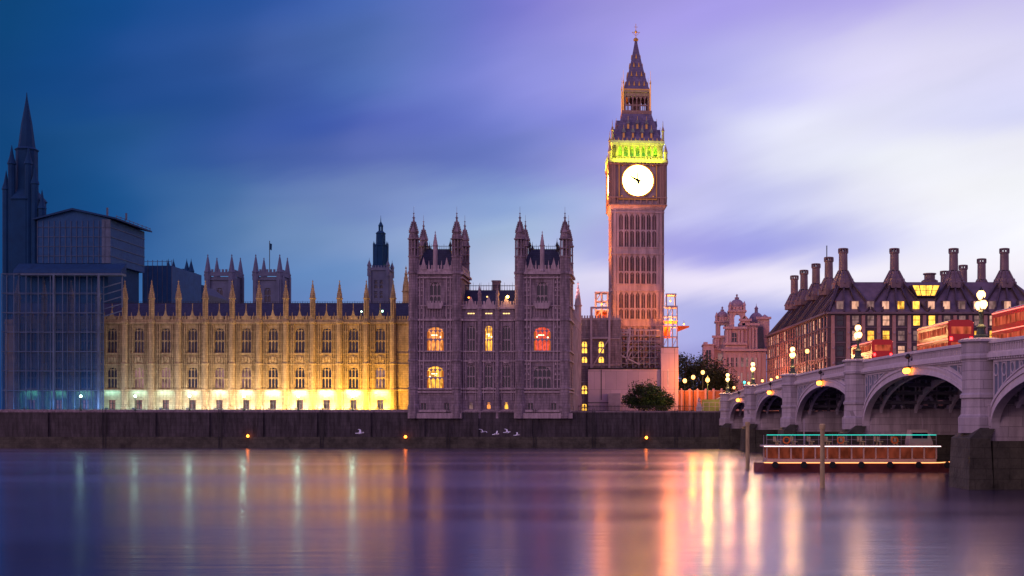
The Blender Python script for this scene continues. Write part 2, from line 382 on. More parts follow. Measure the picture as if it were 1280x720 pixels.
# ------------------------------------------------------------------ gothic kit
def wall_holes(mb, P, a, s0, s1, z0, z1, holes, depth=.5):
    """wall face from P along angle a; holes are (s0,s1,z0,z1); the wall's outside is to the right of the run"""
    ux, uy = math.cos(a), math.sin(a); nx, ny = -math.sin(a), math.cos(a)     # n points inwards
    def p(s, z, d=0): return (P[0]+ux*s+nx*d, P[1]+uy*s+ny*d, z)
    S = sorted({s0, s1, *[h[0] for h in holes], *[h[1] for h in holes]}); Zs = sorted({z0, z1, *[h[2] for h in holes], *[h[3] for h in holes]})
    for i in range(len(S)-1):
        cs = (S[i]+S[i+1])/2
        rel = [h for h in holes if h[0] < cs < h[1]]
        zz = sorted({z0, z1, *[h[2] for h in rel], *[h[3] for h in rel]})
        for j in range(len(zz)-1):
            cz = (zz[j]+zz[j+1])/2
            if any(h[2] < cz < h[3] for h in rel): continue
            mb.add([p(S[i],zz[j]), p(S[i+1],zz[j]), p(S[i+1],zz[j+1]), p(S[i],zz[j+1])], [(0,1,2,3)])
    for h in holes:
        a0, a1, b0, b1 = h
        q = [(a0,b0),(a1,b0),(a1,b1),(a0,b1)]
        for k in range(4):
            u, v = q[k], q[(k+1)%4]
            mb.add([p(*u), p(*v), p(*v, depth), p(*u, depth)], [(0,1,2,3)])
WIN = {}
def window(parent, x, y, z, rz, w, h, n=3, trans=(.5,), arch=True, frame=None, pane=None, depth=.45, name='window', bar=.12):
    """traceried window, origin bottom centre in the wall plane, facing -Y before rotation"""
    frame = frame or M['stone_trim']; pane = pane or M['glass']
    key = (round(w,2), round(h,2), n, trans, arch, frame.name, depth, bar)
    if key not in WIN:
        m = MB(); y0, y1 = depth*.35, depth*.8
        for i in range(n+1):
            xx = -w/2+w*i/n; xa = max(-w/2, xx-bar/2); xb = min(w/2, xx+bar/2); m.box(xa, xb, y0, y1, 0, h)
        for t in (0,)+tuple(trans): m.box(-w/2, w/2, y0-.01, y1+.01, h*t, h*t+bar*1.1)
        if arch:
            ah = min(w*.3, h*.2); K = 5
            for sgn in (-1, 1):
                pts = [(sgn*w/2*math.cos(math.pi/2*k/K), h-ah+ah*math.sin(math.pi/2*k/K)**1.3) for k in range(K+1)]
                m.prism([(sgn*w/2, h)]+pts[::1], y0-.02, y1+.02)
            # cusped heads of each light
            lw = w/n
            for i in range(n):
                cx = -w/2+lw*(i+.5)
                for tt in [1-ah/h*.6]+[t for t in trans]:
                    zt = h*tt
                    for sgn in (-1, 1): m.prism([(cx+sgn*lw/2, zt), (cx+sgn*lw/2, zt-lw*.6), (cx, zt)], y0+.02, y1-.02)
        WIN[key] = m.mesh(name, frame)
    me = WIN[key]
    o = bpy.data.objects.new(name, me); col.objects.link(o); o.parent = parent
    off = OFF.get(parent.name, (0,0,0)); o.location = (x-off[0], y-off[1], z-off[2]); o.rotation_euler = (0,0,rz)
    pk = ('pane', round(w,2), round(h,2), pane.name, depth)
    if pk not in WIN:
        m = MB(); m.box(-w/2+.01, w/2-.01, depth*.8+.03, depth*.8+.08, 0.01, h-.01); WIN[pk] = m.mesh('pane', pane)
    q = bpy.data.objects.new('pane', WIN[pk]); col.objects.link(q); q.parent = o
    if w > 1.4 and 'lit window' in pane.name and 'pale' not in pane.name and name == 'window' and h > 3:
        rr = random.Random(int(x*7+z*3)); m = MB()
        for k in range(3): m.ball((-w*.3+w*.3*k+rr.uniform(-.1,.1), depth*.8, h*rr.uniform(.45,.62)), .13, 8)
        m.box(-w*.28, w*.1, depth*.8, depth*.8+.04, h*.66, h*.69)
        c_ = m.build('room_lamp', M['room_lamp'], o, True); m2 = MB()
        for sx in (-1, 1): m2.prism([(sx*w*.5, 0), (sx*w*.5, h*.8), (sx*w*.36, h*.8), (sx*w*.42, h*.3), (sx*w*.36, 0)], depth*.8-.02, depth*.8+.02)
        m2.build('curtain', M['curtain'], o, True)
    return o
def spirelet(mb, x, y, z0, r, hs, hc, n=8, crock=True):
    """octagonal pinnacle: shaft, necking, crocketed cone and finial"""
    mb.lathe(x, y, [(r*1.25,z0),(r*1.25,z0+.25),(r,z0+.4),(r,z0+hs-.3),(r*1.3,z0+hs-.15),(r*1.3,z0+hs)], n)
    z = z0+hs
    mb.lathe(x, y, [(r*1.05,z),(r*.82,z+hc*.25),(r*.5,z+hc*.52),(r*.2,z+hc*.8),(r*.1,z+hc*.86),(r*.34,z+hc*.9),(r*.1,z+hc*.94),(.03,z+hc)], n)
    for k in range(4):
        a = 2*math.pi*k/4+math.pi/4
        mb.fru(x+r*math.cos(a)*1.05-.12*r, x+r*math.cos(a)*1.05+.12*r, y+r*math.sin(a)*1.05-.12*r, y+r*math.sin(a)*1.05+.12*r, z,
               x+r*math.cos(a)*1.0-.02, x+r*math.cos(a)*1.0+.02, y+r*math.sin(a)*1.0-.02, y+r*math.sin(a)*1.0+.02, z+hc*.28)
        if crock:
            for j in range(1, 5):
                t = j/5.5; rr = r*(1.05-.95*t); zz = z+hc*t*.9
                cx, cy = x+rr*math.cos(a), y+rr*math.sin(a); s = r*.16
                mb.box(cx-s, cx+s, cy-s, cy+s, zz, zz+s*1.6)
def cresting(mb, x0, x1, y, z, h=.8, step=.45):
    n = int((x1-x0)/step)
    mb.box(x0, x1, y-.03, y+.03, z, z+.08); mb.box(x0, x1, y-.03, y+.03, z+h*.55, z+h*.62)
    for i in range(n+1):
        x = x0+i*(x1-x0)/n; hh = h if i % 3 == 0 else h*.72
        mb.fru(x-.05, x+.05, y-.03, y+.03, z, x-.015, x+.015, y-.01, y+.01, z+hh)
def battlement(mb, x0, x1, y0, y1, z, h=.9, step=1.0, axis='x'):
    a, b = (x0, x1) if axis == 'x' else (y0, y1)
    n = max(1, round((b-a)/step)); d = (b-a)/n
    if axis == 'x': mb.box(x0, x1, y0, y1, z, z+h*.45)
    else: mb.box(x0, x1, y0, y1, z, z+h*.45)
    for i in range(n):
        u0, u1 = a+i*d+d*.2, a+i*d+d*.75
        if axis == 'x': mb.box(u0, u1, y0, y1, z+h*.45, z+h)
        else: mb.box(x0, x1, u0, u1, z+h*.45, z+h)

# ------------------------------------------------------------------ long river wing of the palace
def river_wing():
    Y = 253.0; pitch = 33.5*Y/F; x1 = PX(511.5, Y); nb = 15
    xb = [PX(492, Y)-pitch*k for k in range(nb)]          # buttress centres
    x0 = xb[-1]-pitch*.5
    t = thing('palace_wing', 'long floodlit golden gothic river wing of the palace with pinnacled buttresses and slate roof', 'palace wing', ((x0+x1)/2, Y, 7.3))
    zb, zg, zl0, zl1, zs, zu0, zu1, zc, zp, zr = 7.3, PZ(489,Y), PZ(485.5,Y), PZ(459.5,Y), PZ(456,Y), PZ(441.5,Y), PZ(410.5,Y), PZ(405,Y), PZ(396,Y), PZ(376,Y)
    bw = 1.95
    holes = []; wins = []
    cs = [x+pitch/2 for x in xb]+[xb[-1]-pitch*.0]
    for i, x in enumerate(xb):
        c = x+pitch/2
        if c+.9 < x1:
            holes += [(c-bw/2-x0, c+bw/2-x0, zl0, zl1), (c-bw/2-x0, c+bw/2-x0, zu0, zu1), (c-.62-x0, c+.62-x0, zb+.1, PZ(500,Y))]
            wins.append(c)
    m = MB(); wall_holes(m, (x0, Y), 0, 0, x1-x0, zb, zp-.5, holes, .55)
    m.box(x0, x1, Y+.9, Y+14, zb, zp-.6)
    m.build('wall', M['gold_stone'], t)
    # string courses and panel work
    for z, h, d in ((zg,.42,.34),(PZ(456.5,Y),.25,.2),(PZ(443,Y),.25,.2),(zc,.38,.35)):
        m = MB(); m.box(x0, x1, Y-d, Y, z, z+h); m.build('string_course', M['gold_stone'], t)
    m = MB(); sh = MB()
    for c in wins:
        for sgn in (-1, 1):
            for off in (bw/2+.16, bw/2+.52, bw/2+.85):
                xx = c+sgn*off; m.box(xx-.07, xx+.07, Y-.3, Y, zg+.45, zc-.02)
                for zz in (PZ(465,Y), PZ(415,Y), PZ(426,Y), PZ(437,Y), PZ(449,Y), PZ(474,Y), PZ(482,Y)):
                    m.box(xx-.17, xx+.17, Y-.24, Y-.0, zz, zz+.14); m.prism([(xx-.17,zz-.02),(xx+.17,zz-.02),(xx+.17,zz-.2),(xx,zz-.06),(xx-.17,zz-.2)], Y-.2, Y)
            for off in (1.25,): 
                xx = c+sgn*off
        # carved shield panel between the storeys
        zc0, zc1 = PZ(455,Y), PZ(444.5,Y)
        sh.box(c-.75, c+.75, Y-.12, Y-.0, zc0, zc0+.15)
        sh.prism([(c-.28,zc1-.2),(c+.28,zc1-.2),(c+.28,zc0+.8),(c,zc0+.3),(c-.28,zc0+.8)], Y-.26, Y)
        for sgn in (-1, 1):
            sh.prism([(c+sgn*.38,zc0+.25),(c+sgn*.85,zc0+.25),(c+sgn*.75,zc1-.55),(c+sgn*.6,zc1-.15),(c+sgn*.42,zc1-.5)], Y-.2, Y)
        # hood over the ground opening
        sh.box(c-.95, c+.95, Y-.2, Y-.0, PZ(500,Y)+.05, PZ(500,Y)+.3)
        sh.prism([(c-.5,PZ(500,Y)+.3),(c+.5,PZ(500,Y)+.3),(c,PZ(500,Y)+.85)], Y-.15, Y)
    m.build('panel_moulding', M['gold_stone'], t); sh.build('carving', M['gold_stone'], t)
    rnd = random.Random(3)
    for c in wins:
        window(t, c, Y, zl0, 0, bw, zl1-zl0, 3, (.5,), True, M['gold_stone'], M['lit_dim'] if rnd.random() < .3 else M['glass'])
        window(t, c, Y, zu0, 0, bw, zu1-zu0, 3, (.5,), True, M['gold_stone'], M['glass'])
        o = window(t, c, Y, zb+.1, 0, 1.24, PZ(500,Y)-zb-.1, 2, (.62,), False, M['dark_iron'], M['lit_dim'], name='terrace_door')
    # parapet with central cresting gables
    m = MB()
    for i, x in enumerate(xb):
        l, r = x+.5, min(x+pitch-.5, x1)
        if r-l < .5: continue
        battlement(m, l, r, Y-.2, Y+.25, zc+.38, 1.2, .55)
        c = x+pitch/2
        if c+.9 < x1:
            m.prism([(c-.95,zc+.9),(c+.95,zc+.9),(c+.7,zp),(c+.3,zp+.3),(c,zp+1.5),(c-.3,zp+.3),(c-.7,zp)], Y-.26, Y+.1)
            m.box(c-.06, c+.06, Y-.1, Y+.02, zp+1.2, zp+2.6)
            for q in (-1.5, 1.5): m.fru(c+q-.12, c+q+.12, Y-.15, Y+.1, zp-.4, c+q-.02, c+q+.02, Y-.05, Y, zp+.9)
    m.build('parapet', M['gold_stone'], t)
    # roof
    m = MB(); m.prismx([(Y+.9, zp-.6),(Y+1.6, zp-.5),(Y+5.5, zr),(Y+9, zr),(Y+13, zp-.5)], x0, x1)
    rf = m.build('roof', M['slate'], t)
    m = MB(); cresting(m, x0, x1, Y+5.6, zr, .55, .5); m.build('ridge_railing', M['dark_iron'], rf)
    m = MB()
    for k in range(5):
        x = PX([478, 452, 505, 300, 210][k], Y+2); m.ball((x, Y+2, zp+.9), .13)
    # buttress turrets
    b = MB(); b.lathe(0, 0, [(.86,0),(.86,.7),(.72,.9),(.72,zg-zb),(.82,zg-zb+.1),(.82,zg-zb+.35),(.66,zg-zb+.6),(.66,zs-zb),(.76,zs-zb+.1),(.76,zs-zb+.3),(.6,zs-zb+.5),(.6,zc-zb),(.75,zc-zb+.15),(.75,zc-zb+.45),(.56,zc-zb+.6)], 8)
    for a in range(8):
        an = a*math.pi/4
        for z in (PZ(470,Y), PZ(430,Y)):
            pass
    spirelet(b, 0, 0, zc-zb+.5, .52, 4.6, 3.6)
    for sgn in (-1, 1):   # slit panels on the turret shaft
        b.box(sgn*.2-.05, sgn*.2+.05, -.62, -.5, zc-zb+1.6, zc-zb+4.4)
    me = b.mesh('buttress', M['gold_stone'])
    for x in xb:
        o = bpy.data.objects.new('buttress', me); col.objects.link(o); o.parent = t; off = OFF[t.name]
        o.location = (x-off[0], Y-.35-off[1], zb-off[2])
    # roof lamps seen behind the parapet
    return wins, xb, zb, Y
wins, xb, zb, YW = river_wing()

def floodlights():
    body = MB(); body.box(-.25,.25,-.12,.12,0,.1); body.box(-.3,.3,-.15,.15,.14,.42); body.bar((0,0,.1),(0,0,.2),.08)
    me = body.mesh('housing', M['dark_iron'])
    for i, c in enumerate(wins):
        k = min(1, max(0, (c-PX(60,YW))/(PX(470,YW)-PX(60,YW))))     # left lamps dimmed and tinted to carry the blue left fade
        colr = (1*k+.10*(1-k), .52*k+.40*(1-k), .05*k+.75*(1-k))
        p = .06+.94*k**1.3
        t = thing('floodlight', ['golden terrace floodlight at the foot of the palace wing wall', 'terrace floodlight dimmed and tinted for the blue left fade, at the foot of the palace wing wall'][k < .4], 'floodlight', (c, YW-2.6, zb), 0, 'floodlights along the palace terrace')
        o = bpy.data.objects.new('housing', me); col.objects.link(o); o.parent = t
        for sx in (-1, 1):
            lamp('SPOT', 'beam', (c+sx*1.2, YW-1.25, zb+.3), 330*p, (min(1,colr[0]*.95), min(1, colr[1]*1.65), min(1, colr[2]*6+.15)), t, spot_size=R(160), spot_blend=1, shadow_soft_size=.2, rot=(R(100), 0, 0))
        lamp('AREA', 'added_ledge_light', (c, YW-.75, PZ(489,YW)-.05), 190*(.22+.78*p), (min(1,colr[0]*.9), min(1,colr[1]*1.75), min(1,colr[2]*8+.2)), t, shape='RECTANGLE', size=2.7, size_y=.25, rot=(R(35), 0, 0))  # area light without fixture, added under the ledge to whiten the ground floor
        lamp('AREA', 'wash', (c, YW-6.3, zb+.4), 2100*p, colr, t, shape='RECTANGLE', size=4.6, size_y=.4, rot=(R(112), 0, 0))
floodlights()

def terrace_lamps():
    m = MB(); m.lathe(0,0,[(.22,0),(.22,.2),(.09,.35),(.07,2.3),(.16,2.4),(.05,2.5)],8)
    gl = MB(); gl.ball((0,0,2.78),.26); proto = None
    for k, px in enumerate((441, 373, 305, 237, 169, 101)):
        loc = (PX(px,243.5), 243.5, 7.05)
        if proto is None:
            proto = thing('terrace_lamp', 'small greenish white globe lamp on the palace river wall', 'lamp', (0,0,0), 0, 'globe lamps along the palace river wall')
            m.build('post', M['teal_metal'], proto, True); gl.build('globe', M['globe_teal'], proto, True, True); o = proto
        else: o = copy_tree(proto)
        o.location = loc
        lamp('POINT', 'globe_light', (loc[0], loc[1]-.4, loc[2]+2.8), [170, 150, 120, 90, 60, 30][k], (.5,1,.62), None, shadow_soft_size=.3)
terrace_lamps()

# ------------------------------------------------------------------ corner pavilion with twin towers
def pavilion():
    Y = 243.0; zb = 5.6
    X = lambda p: PX(p, Y); Z = lambda p: PZ(p, Y)
    t = thing('palace_pavilion', 'unlit purple grey palace corner pavilion with twin square towers and tall octagonal turrets', 'palace pavilion', (X(611), Y, zb))
    x0, xa, xc, x1 = X(511), X(577), X(643.5), X(712)
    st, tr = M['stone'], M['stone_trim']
    zA, zB, zC, zD, zE = Z(487), Z(452), Z(440), Z(401), Z(381)      # string courses
    zT = Z(343); zCr = Z(329)
    D = 10.5
    lw, lh = X(552.5)-X(531), Z(409)-Z(439)
    # --- body wall, left tower / middle / right tower fronts, and the long north flank
    def tower(xl, xr, litu, litl, top):
        tw = MB(); c = (xl+xr)/2; w_ = xr-xl
        holes = [(c-lw/2-xl, c+lw/2-xl, Z(439), Z(409)), (c-lw/2-xl, c+lw/2-xl, Z(486), Z(458)), (c-1.05-xl, c+1.05-xl, Z(379), Z(353))]
        for q in (-1, 1): holes.append((c+q*2.2-.5-xl, c+q*2.2+.5-xl, Z(513), Z(504)))
        wall_holes(tw, (xl, Y), 0, 0, w_, zb, zT, holes, .6)
        tw.box(xl, xr-.65, Y+.9, Y+D, zb, zT); tw.box(xl, xr-.001, Y+D-.4, Y+D, zb, zT)
        wall_holes(tw, (xr, Y), math.pi/2, 0, D, Z(401), zT, [(D/2-1, D/2+1, Z(379), Z(353))], .5)
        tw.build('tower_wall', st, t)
        window(t, c, Y, Z(439), 0, lw, lh, 4, (.5,), True, tr, litu)
        window(t, c, Y, Z(486), 0, lw, Z(458)-Z(486), 4, (.5,), True, tr, litl)
        window(t, c, Y, Z(379), 0, 2.1, Z(353)-Z(379), 3, (.35,), True, tr, top)
        for q in (-1, 1): window(t, c+q*2.2, Y, Z(513), 0, 1.0, Z(504)-Z(513), 2, (), False, tr, M['glass'])
        window(t, xr, Y+D/2, Z(379), R(90), 2.0, Z(353)-Z(379), 3, (.35,), True, tr, M['glass'])
        # bay window surround: projecting ribs and canopies
        m = MB()
        for off in (-3.5,-2.9,-2.2, 2.2, 2.9, 3.5):
            m.box(c+off-.1, c+off+.1, Y-.22, Y, zA, zT-.3)
        for off in (-3.9,-3.2,-2.55,2.55,3.2,3.9):
            for zz in (Z(475), Z(462), Z(430), Z(416), Z(392), Z(370), Z(360)):
                m.box(c+off-.2, c+off+.2, Y-.15, Y, zz, zz+.18)
                m.prism([(c+off-.22,zz+.9),(c+off+.22,zz+.9),(c+off,zz+1.5)], Y-.14, Y)
        for z, h, d in ((zA,.3,.35),(Z(491),.3,.3),(zB,.25,.3),(zC,.25,.3),(zD,.35,.35),(Z(383),.22,.25),(Z(348),.25,.3),(zT,.45,.45),(Z(515),.4,.3),(zb,1.0,.6)):
            m.box(xl-.05, xr+.05, Y-d, Y-.0, z, z+h); m.box(xr, xr+d, Y-d+.01, Y+D, z+.005, z+h) if z > zD-1 or xr > xc+2 else None
        for k in range(9):                                       # row of blind panels between the storeys
            xx = c-2.0+k*.5; m.box(xx-.05, xx+.05, Y-.16, Y, zB+.25, zC)
            m.box(xx-.05, xx+.05, Y-.16, Y, Z(396), Z(384))
        m.prism([(c-1.6,Z(381)),(c+1.6,Z(381)),(c+1.2,Z(386)),(c-1.2,Z(386))], Y-.6, Y)      # small balcony under the top window
        battlement(m, c-1.6, c+1.6, Y-.6, Y-.45, Z(381), .7, .5)
        m.build('moulding', tr, t)
        # crown: pierced parapet, gablets, steep iron roof
        m = MB(); battlement(m, xl+.6, xr-.6, Y-.1, Y+.3, zT+.45, 1.3, .6); battlement(m, xr-.3, xr+.1, Y+.6, Y+D, zT+.45, 1.3, .6, 'y'); battlement(m, xl, xl+.4, Y+.6, Y+D, zT+.45, 1.3, .6, 'y')
        for q in (-2.2, 2.2): m.prism([(c+q-.7,zT+.9),(c+q+.7,zT+.9),(c+q+.25,zCr),(c+q,zCr+1.1),(c+q-.25,zCr)], Y-.18, Y+.2)
        spirelet(m, c, Y+.1, zT+.5, .42, Z(307)-zT-.4, Z(297)-Z(307)+1.2)
        for q in (-1.2, 1.2, -3.1, 3.1): m.fru(c+q-.16, c+q+.16, Y-.12, Y+.2, zT+.5, c+q-.03, c+q+.03, Y, Y+.08, zCr+.5)
        m.build('parapet', tr, t)
        m = MB(); m.fru(xl+.9, xr-.9, Y+.9, Y+D-.9, zT, xl+2.6, xr-2.6, Y+2.8, Y+D-2.8, Z(309.5))
        rf = m.build('roof', M['slate'], t)
        m = MB(); cresting(m, xl+2.6, xr-2.6, Y+2.8, Z(309.5), 1.1, .4); m.bar((xl+2.6,Y+2.8,Z(309.5)+.6),(xl+2.6,Y+D-2.8,Z(309.5)+.6),.07); cresting(m, xl+2.6, xr-2.6, Y+D-2.8, Z(309.5), 1.1, .4)
        for xx, yy in ((xl+2.6,Y+2.8),(xr-2.6,Y+2.8),(xr-2.6,Y+D-2.8),(xl+2.6,Y+D-2.8)):
            m.lathe(xx, yy, [(.22,Z(312)),(.2,Z(306)),(.35,Z(305)),(.06,Z(299)),(.02,Z(295))], 6)
        m.build('roof_cresting', M['dark_iron'], rf)
    tower(x0, xa, M['lit_orange'], M['lit_yellow'], M['glass'])
    tower(xc, x1, M['lit_red'], M['glass'], M['glass'])
    # turrets at the corners of each tower
    def turret(x, y, front):
        r = .98 if front else .92
        b = MB()
        b.lathe(0, 0, [(r*1.2,zb),(r*1.2,Z(508)),(r*1.05,Z(505)),(r*1.05,zA),(r*1.15,zA+.05),(r*1.15,zA+.35),(r,zA+.5),(r,zB),(r*1.12,zB),(r*1.12,zB+.3),(r,zB+.4),(r,zC),(r*1.1,zC),(r*1.1,zC+.28),(r,zC+.4),(r,zD),(r*1.15,zD),(r*1.15,zD+.4),(r,zD+.5),(r,zT),(r*1.2,zT+.05),(r*1.2,zT+.45),(r,zT+.6),(r*.98,Z(322)),(r*1.12,Z(321.5)),(r*1.12,Z(320)),(r*.6,Z(319.5))], 8)
        # open lantern stage: eight colonnettes
        for k in range(8):
            a = k*math.pi/4+math.pi/8
            b.bar((r*.86*math.cos(a), r*.86*math.sin(a), Z(320)), (r*.86*math.cos(a), r*.86*math.sin(a), Z(299)), .26)
            b.bar((r*.92*math.cos(a), r*.92*math.sin(a), Z(299)), (r*.8*math.cos(a), r*.8*math.sin(a), Z(293)), .2)
        b.lathe(0, 0, [(r*.42,Z(320)),(r*.42,Z(300))], 6)
        b.lathe(0, 0, [(r*1.02,Z(311)),(r*1.08,Z(310.4)),(r*1.02,Z(309.8))], 8)
        b.lathe(0, 0, [(r*1.0,Z(300)),(r*1.22,Z(299.2)),(r*1.22,Z(298)),(r*.86,Z(297.5)),(r*.8,Z(292)),(r*1.0,Z(291)),(r*.95,Z(289.5)),(r*.62,Z(285)),(r*.4,Z(281)),(r*.22,Z(276)),(r*.14,Z(273)),(r*.34,Z(272)),(r*.12,Z(271)),(.06,Z(267)),(.2,Z(266.5)),(.03,Z(265.5)),(.02,Z(258))], 8)
        for j in range(5):
            for k in range(4):
                a = k*math.pi/2+math.pi/4; tt = j/5; rr = r*(.98-.72*tt); s = .13
                zz = Z(289.5-13*tt); b.box(rr*math.cos(a)-s, rr*math.cos(a)+s, rr*math.sin(a)-s, rr*math.sin(a)+s, zz, zz+.3)
        for k in range(8):     # panel ribs on the shaft faces
            a = k*math.pi/4
            for z0_, z1_ in ((zA+.6, zB-.1), (zC+.5, zD-.1), (zD+.6, zT-.1), (zT+.7, Z(322.5))):
                b.bar((r*.93*math.cos(a), r*.93*math.sin(a), z0_), (r*.93*math.cos(a), r*.93*math.sin(a), z1_), .12)
        b.xf(Matrix.Translation((x, y, 0)))
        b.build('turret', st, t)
    for xl, xr in ((x0+.9, xa-.95), (xc+.95, x1-.9)):
        for x, y in ((xl, Y+.25), (xr, Y+.25), (xl, Y+D), (xr, Y+D)):
            turret(x, y, y < Y+2)
    # --- middle section
    yM = Y+.6
    m = MB(); bays = [X(584.8), X(608.7), X(633)]
    bays = [xa+(xc-xa)*(k+.5)/3 for k in range(3)]
    holes = []
    for c in bays:
        holes += [(c-.75-xa, c+.75-xa, Z(439), Z(407)), (c-.75-xa, c+.75-xa, Z(485), Z(456)), (c-.4-xa, c+.4-xa, Z(512), Z(503)), (c-.7-xa, c+.7-xa, Z(392.7), Z(390.6))]
    wall_holes(m, (xa, yM), 0, 0, xc-xa, zb, Z(386), holes, .55); m.box(xa, xc, yM+.9, yM+12, zb, Z(388))
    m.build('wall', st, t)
    for i, c in enumerate(bays):
        window(t, c, yM, Z(439), 0, 1.5, Z(407)-Z(439), 3, (.45,), True, tr, M['lit_yellow'] if i == 1 else M['glass'])
        window(t, c, yM, Z(485), 0, 1.5, Z(456)-Z(485), 3, (.5,), True, tr, M['glass'])
        window(t, c, yM, Z(512), 0, .8, Z(503)-Z(512), 1, (), True, tr, (M['lit_dim'], M['lit_orange'], M['lit_yellow'])[i], name='basement_window')
        window(t, c, yM, Z(392.7), 0, 1.4, Z(390.6)-Z(392.7), 3, (), False, tr, M['lit_slot'], name='slot_window', bar=.08)
    m = MB()
    for z, h, d in ((zA,.3,.3),(Z(491),.25,.25),(zB,.25,.25),(zC,.25,.25),(zD,.3,.3),(Z(386),.3,.35),(Z(515),.4,.25),(zb,.9,.5)):
        m.box(xa, xc, yM-d, yM, z, z+h)
    for c in bays:
        for off in (-.95,-1.35,.95,1.35): m.box(c+off-.07, c+off+.07, yM-.18, yM, Z(500), Z(402))
        for off in (-1.15, 1.15):
            for zz in (Z(478), Z(465), Z(430), Z(415)): m.box(c+off-.18, c+off+.18, yM-.12, yM, zz, zz+.2)
        for k in range(5): m.box(c-.6+k*.3-.04, c-.6+k*.3+.04, yM-.12, yM, zB+.3, zC-.05)
        m.prism([(c-.6,Z(454)),(c+.6,Z(454)),(c,Z(448))], yM-.17, yM)
    battlement(m, xa, xc, yM-.1, yM+.25, Z(386)+.3, 1.2, .55)
    for c in bays: m.prism([(c-.8,Z(384)),(c+.8,Z(384)),(c+.5,Z(377)),(c,Z(370)),(c-.5,Z(377))], yM-.16, yM+.15)
    m.build('moulding', tr, t)
    m = MB()
    for k in (1, 2):
        xx = xa+(xc-xa)*k/3
        m.lathe(xx, yM-.1, [(.55,zb),(.55,Z(492)),(.42,Z(490)),(.42,Z(388)),(.5,Z(387)),(.5,Z(385)),(.34,Z(384)),(.34,Z(368)),(.42,Z(367)),(.3,Z(365)),(.05,Z(356)),(.02,Z(353))], 8)
    m.build('buttress', st, t)
    m = MB(); m.prismx([(yM+.9,Z(388)),(yM+4.2,Z(360)),(yM+8,Z(360)),(yM+11.5,Z(388))], xa, xc)
    rf = m.build('roof', M['slate'], t)
    m = MB(); cresting(m, xa, xc, yM+4.3, Z(360), 1.6, .5); m.build('roof_cresting', M['dark_iron'], rf)
    m = MB(); xx = X(615.5); m.box(xx-.75, xx+.75, yM+4.8, yM+6.2, Z(365), Z(347.5)); m.box(xx-.85, xx+.85, yM+4.7, yM+6.3, Z(348.5), Z(346.5)); m.build('chimney', st, rf)
    # --- north flank running back from the river
    L_ = 36.0; zt = Z(401)
    m = MB(); holes = []; cs = [12.5+i*2.9 for i in range(8)]
    for s in cs: holes += [(s-.6, s+.6, Z(439), Z(409)), (s-.6, s+.6, Z(486), Z(458))]
    wall_holes(m, (x1-.3, Y), math.pi/2, D-1, L_, zb, zt, holes, .5); m.box(x1-8, x1-.95, Y+D, Y+L_, zb, zt-.5)
    wall_holes(m, (x1, Y), math.pi/2, 0, D, zb, zt, [(D/2-1, D/2+1, Z(439), Z(409)), (D/2-1, D/2+1, Z(486), Z(458))], .5)
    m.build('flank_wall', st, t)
    for s in cs:
        for zl, zh in ((Z(439), Z(409)), (Z(486), Z(458))): window(t, x1-.3, Y+s, zl, R(90), 1.2, zh-zl, 2, (.5,), True, tr, M['glass'])
    for zl, zh in ((Z(439), Z(409)), (Z(486), Z(458))): window(t, x1, Y+D/2, zl, R(90), 2.0, zh-zl, 3, (.5,), True, tr, M['glass'])
    m = MB()
    for i in range(9):
        s = 11.0+i*2.9
        m.lathe(x1-.15, Y+s, [(.5,zb),(.5,Z(492)),(.4,Z(490)),(.4,zt),(.48,zt+.1),(.48,zt+.4),(.3,zt+.5),(.3,zt+1.8),(.4,zt+1.9),(.04,zt+3.6)], 6)
    for z, h in ((zA,.3),(zB,.25),(zC,.25),(zt,.4)): m.box(x1-.3, x1-.05, Y+D+1, Y+L_, z, z+h)
    battlement(m, x1-.35, x1-.05, Y+D+1, Y+L_, zt+.4, 1.1, .6, 'y')
    spirelet(m, x1-.6, Y+L_, Z(401), .75, 6.2, 5.2)
    m.build('flank_moulding', tr, t)
    m = MB(); m.prism([(x1-8.5,zt),(x1-1.2,zt),(x1-4,zt+3.2),(x1-6,zt+3.2)], Y+D, Y+L_-.5); m.build('flank_roof', M['slate'], t)
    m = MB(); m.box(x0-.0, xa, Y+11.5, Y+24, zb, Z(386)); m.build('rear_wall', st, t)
pavilion()
def bulkhead(px, py, Y, mt, label, r=.22, e=0):
    t = thing('wall_lamp', label, 'lamp', (PX(px,Y), Y, PZ(py,Y)), 0, 'small lamps on the palace and its river wall')
    m = MB(); m.ball((0,-.1,0), r); m.build('bulb', mt, t, True, True)
    m = MB(); m.box(-r*.6, r*.6, -.05, .35, -r*1.5, -r*.8); m.bar((0,.1,-r*1.2),(0,-.1,-.02),.06); m.build('bracket', M['dark_iron'], t, True)
    if e: lamp('POINT', 'glow', (PX(px,Y), Y-.6, PZ(py,Y)), e, (1,.5,.12), t, shadow_soft_size=.3)
bulkhead(634.5, 371, 243.35, emit('roof lamp', (1,.45,.06), 40), 'bright amber lamp on the pavilion parapet near the right tower', .26, 120)
bulkhead(478, 389, 252.6, M['globe_teal'], 'small pale lamp on the wing parapet nearest the pavilion', .18)
bulkhead(452, 389.5, 252.6, M['globe_teal'], 'small pale lamp on the wing parapet, second from the pavilion', .15)
bulkhead(609, 371, 243.35, M['lit_slot'], 'faint lamp on the middle gable of the pavilion parapet', .16)
bulkhead(586, 372, 243.35, M['amber'], 'small orange lamp on the pavilion parapet beside the left tower', .14)
for i, (px, py, lab) in enumerate(((310, 545, 'small amber lamp low on the river wall, leftmost of three'), (507, 546, 'small amber lamp low on the river wall below the end of the golden wing'), (808, 547, 'small amber lamp low on the river wall below the clock tower'))):
    bulkhead(px, py, 242.5, M['amber'], lab, .26)

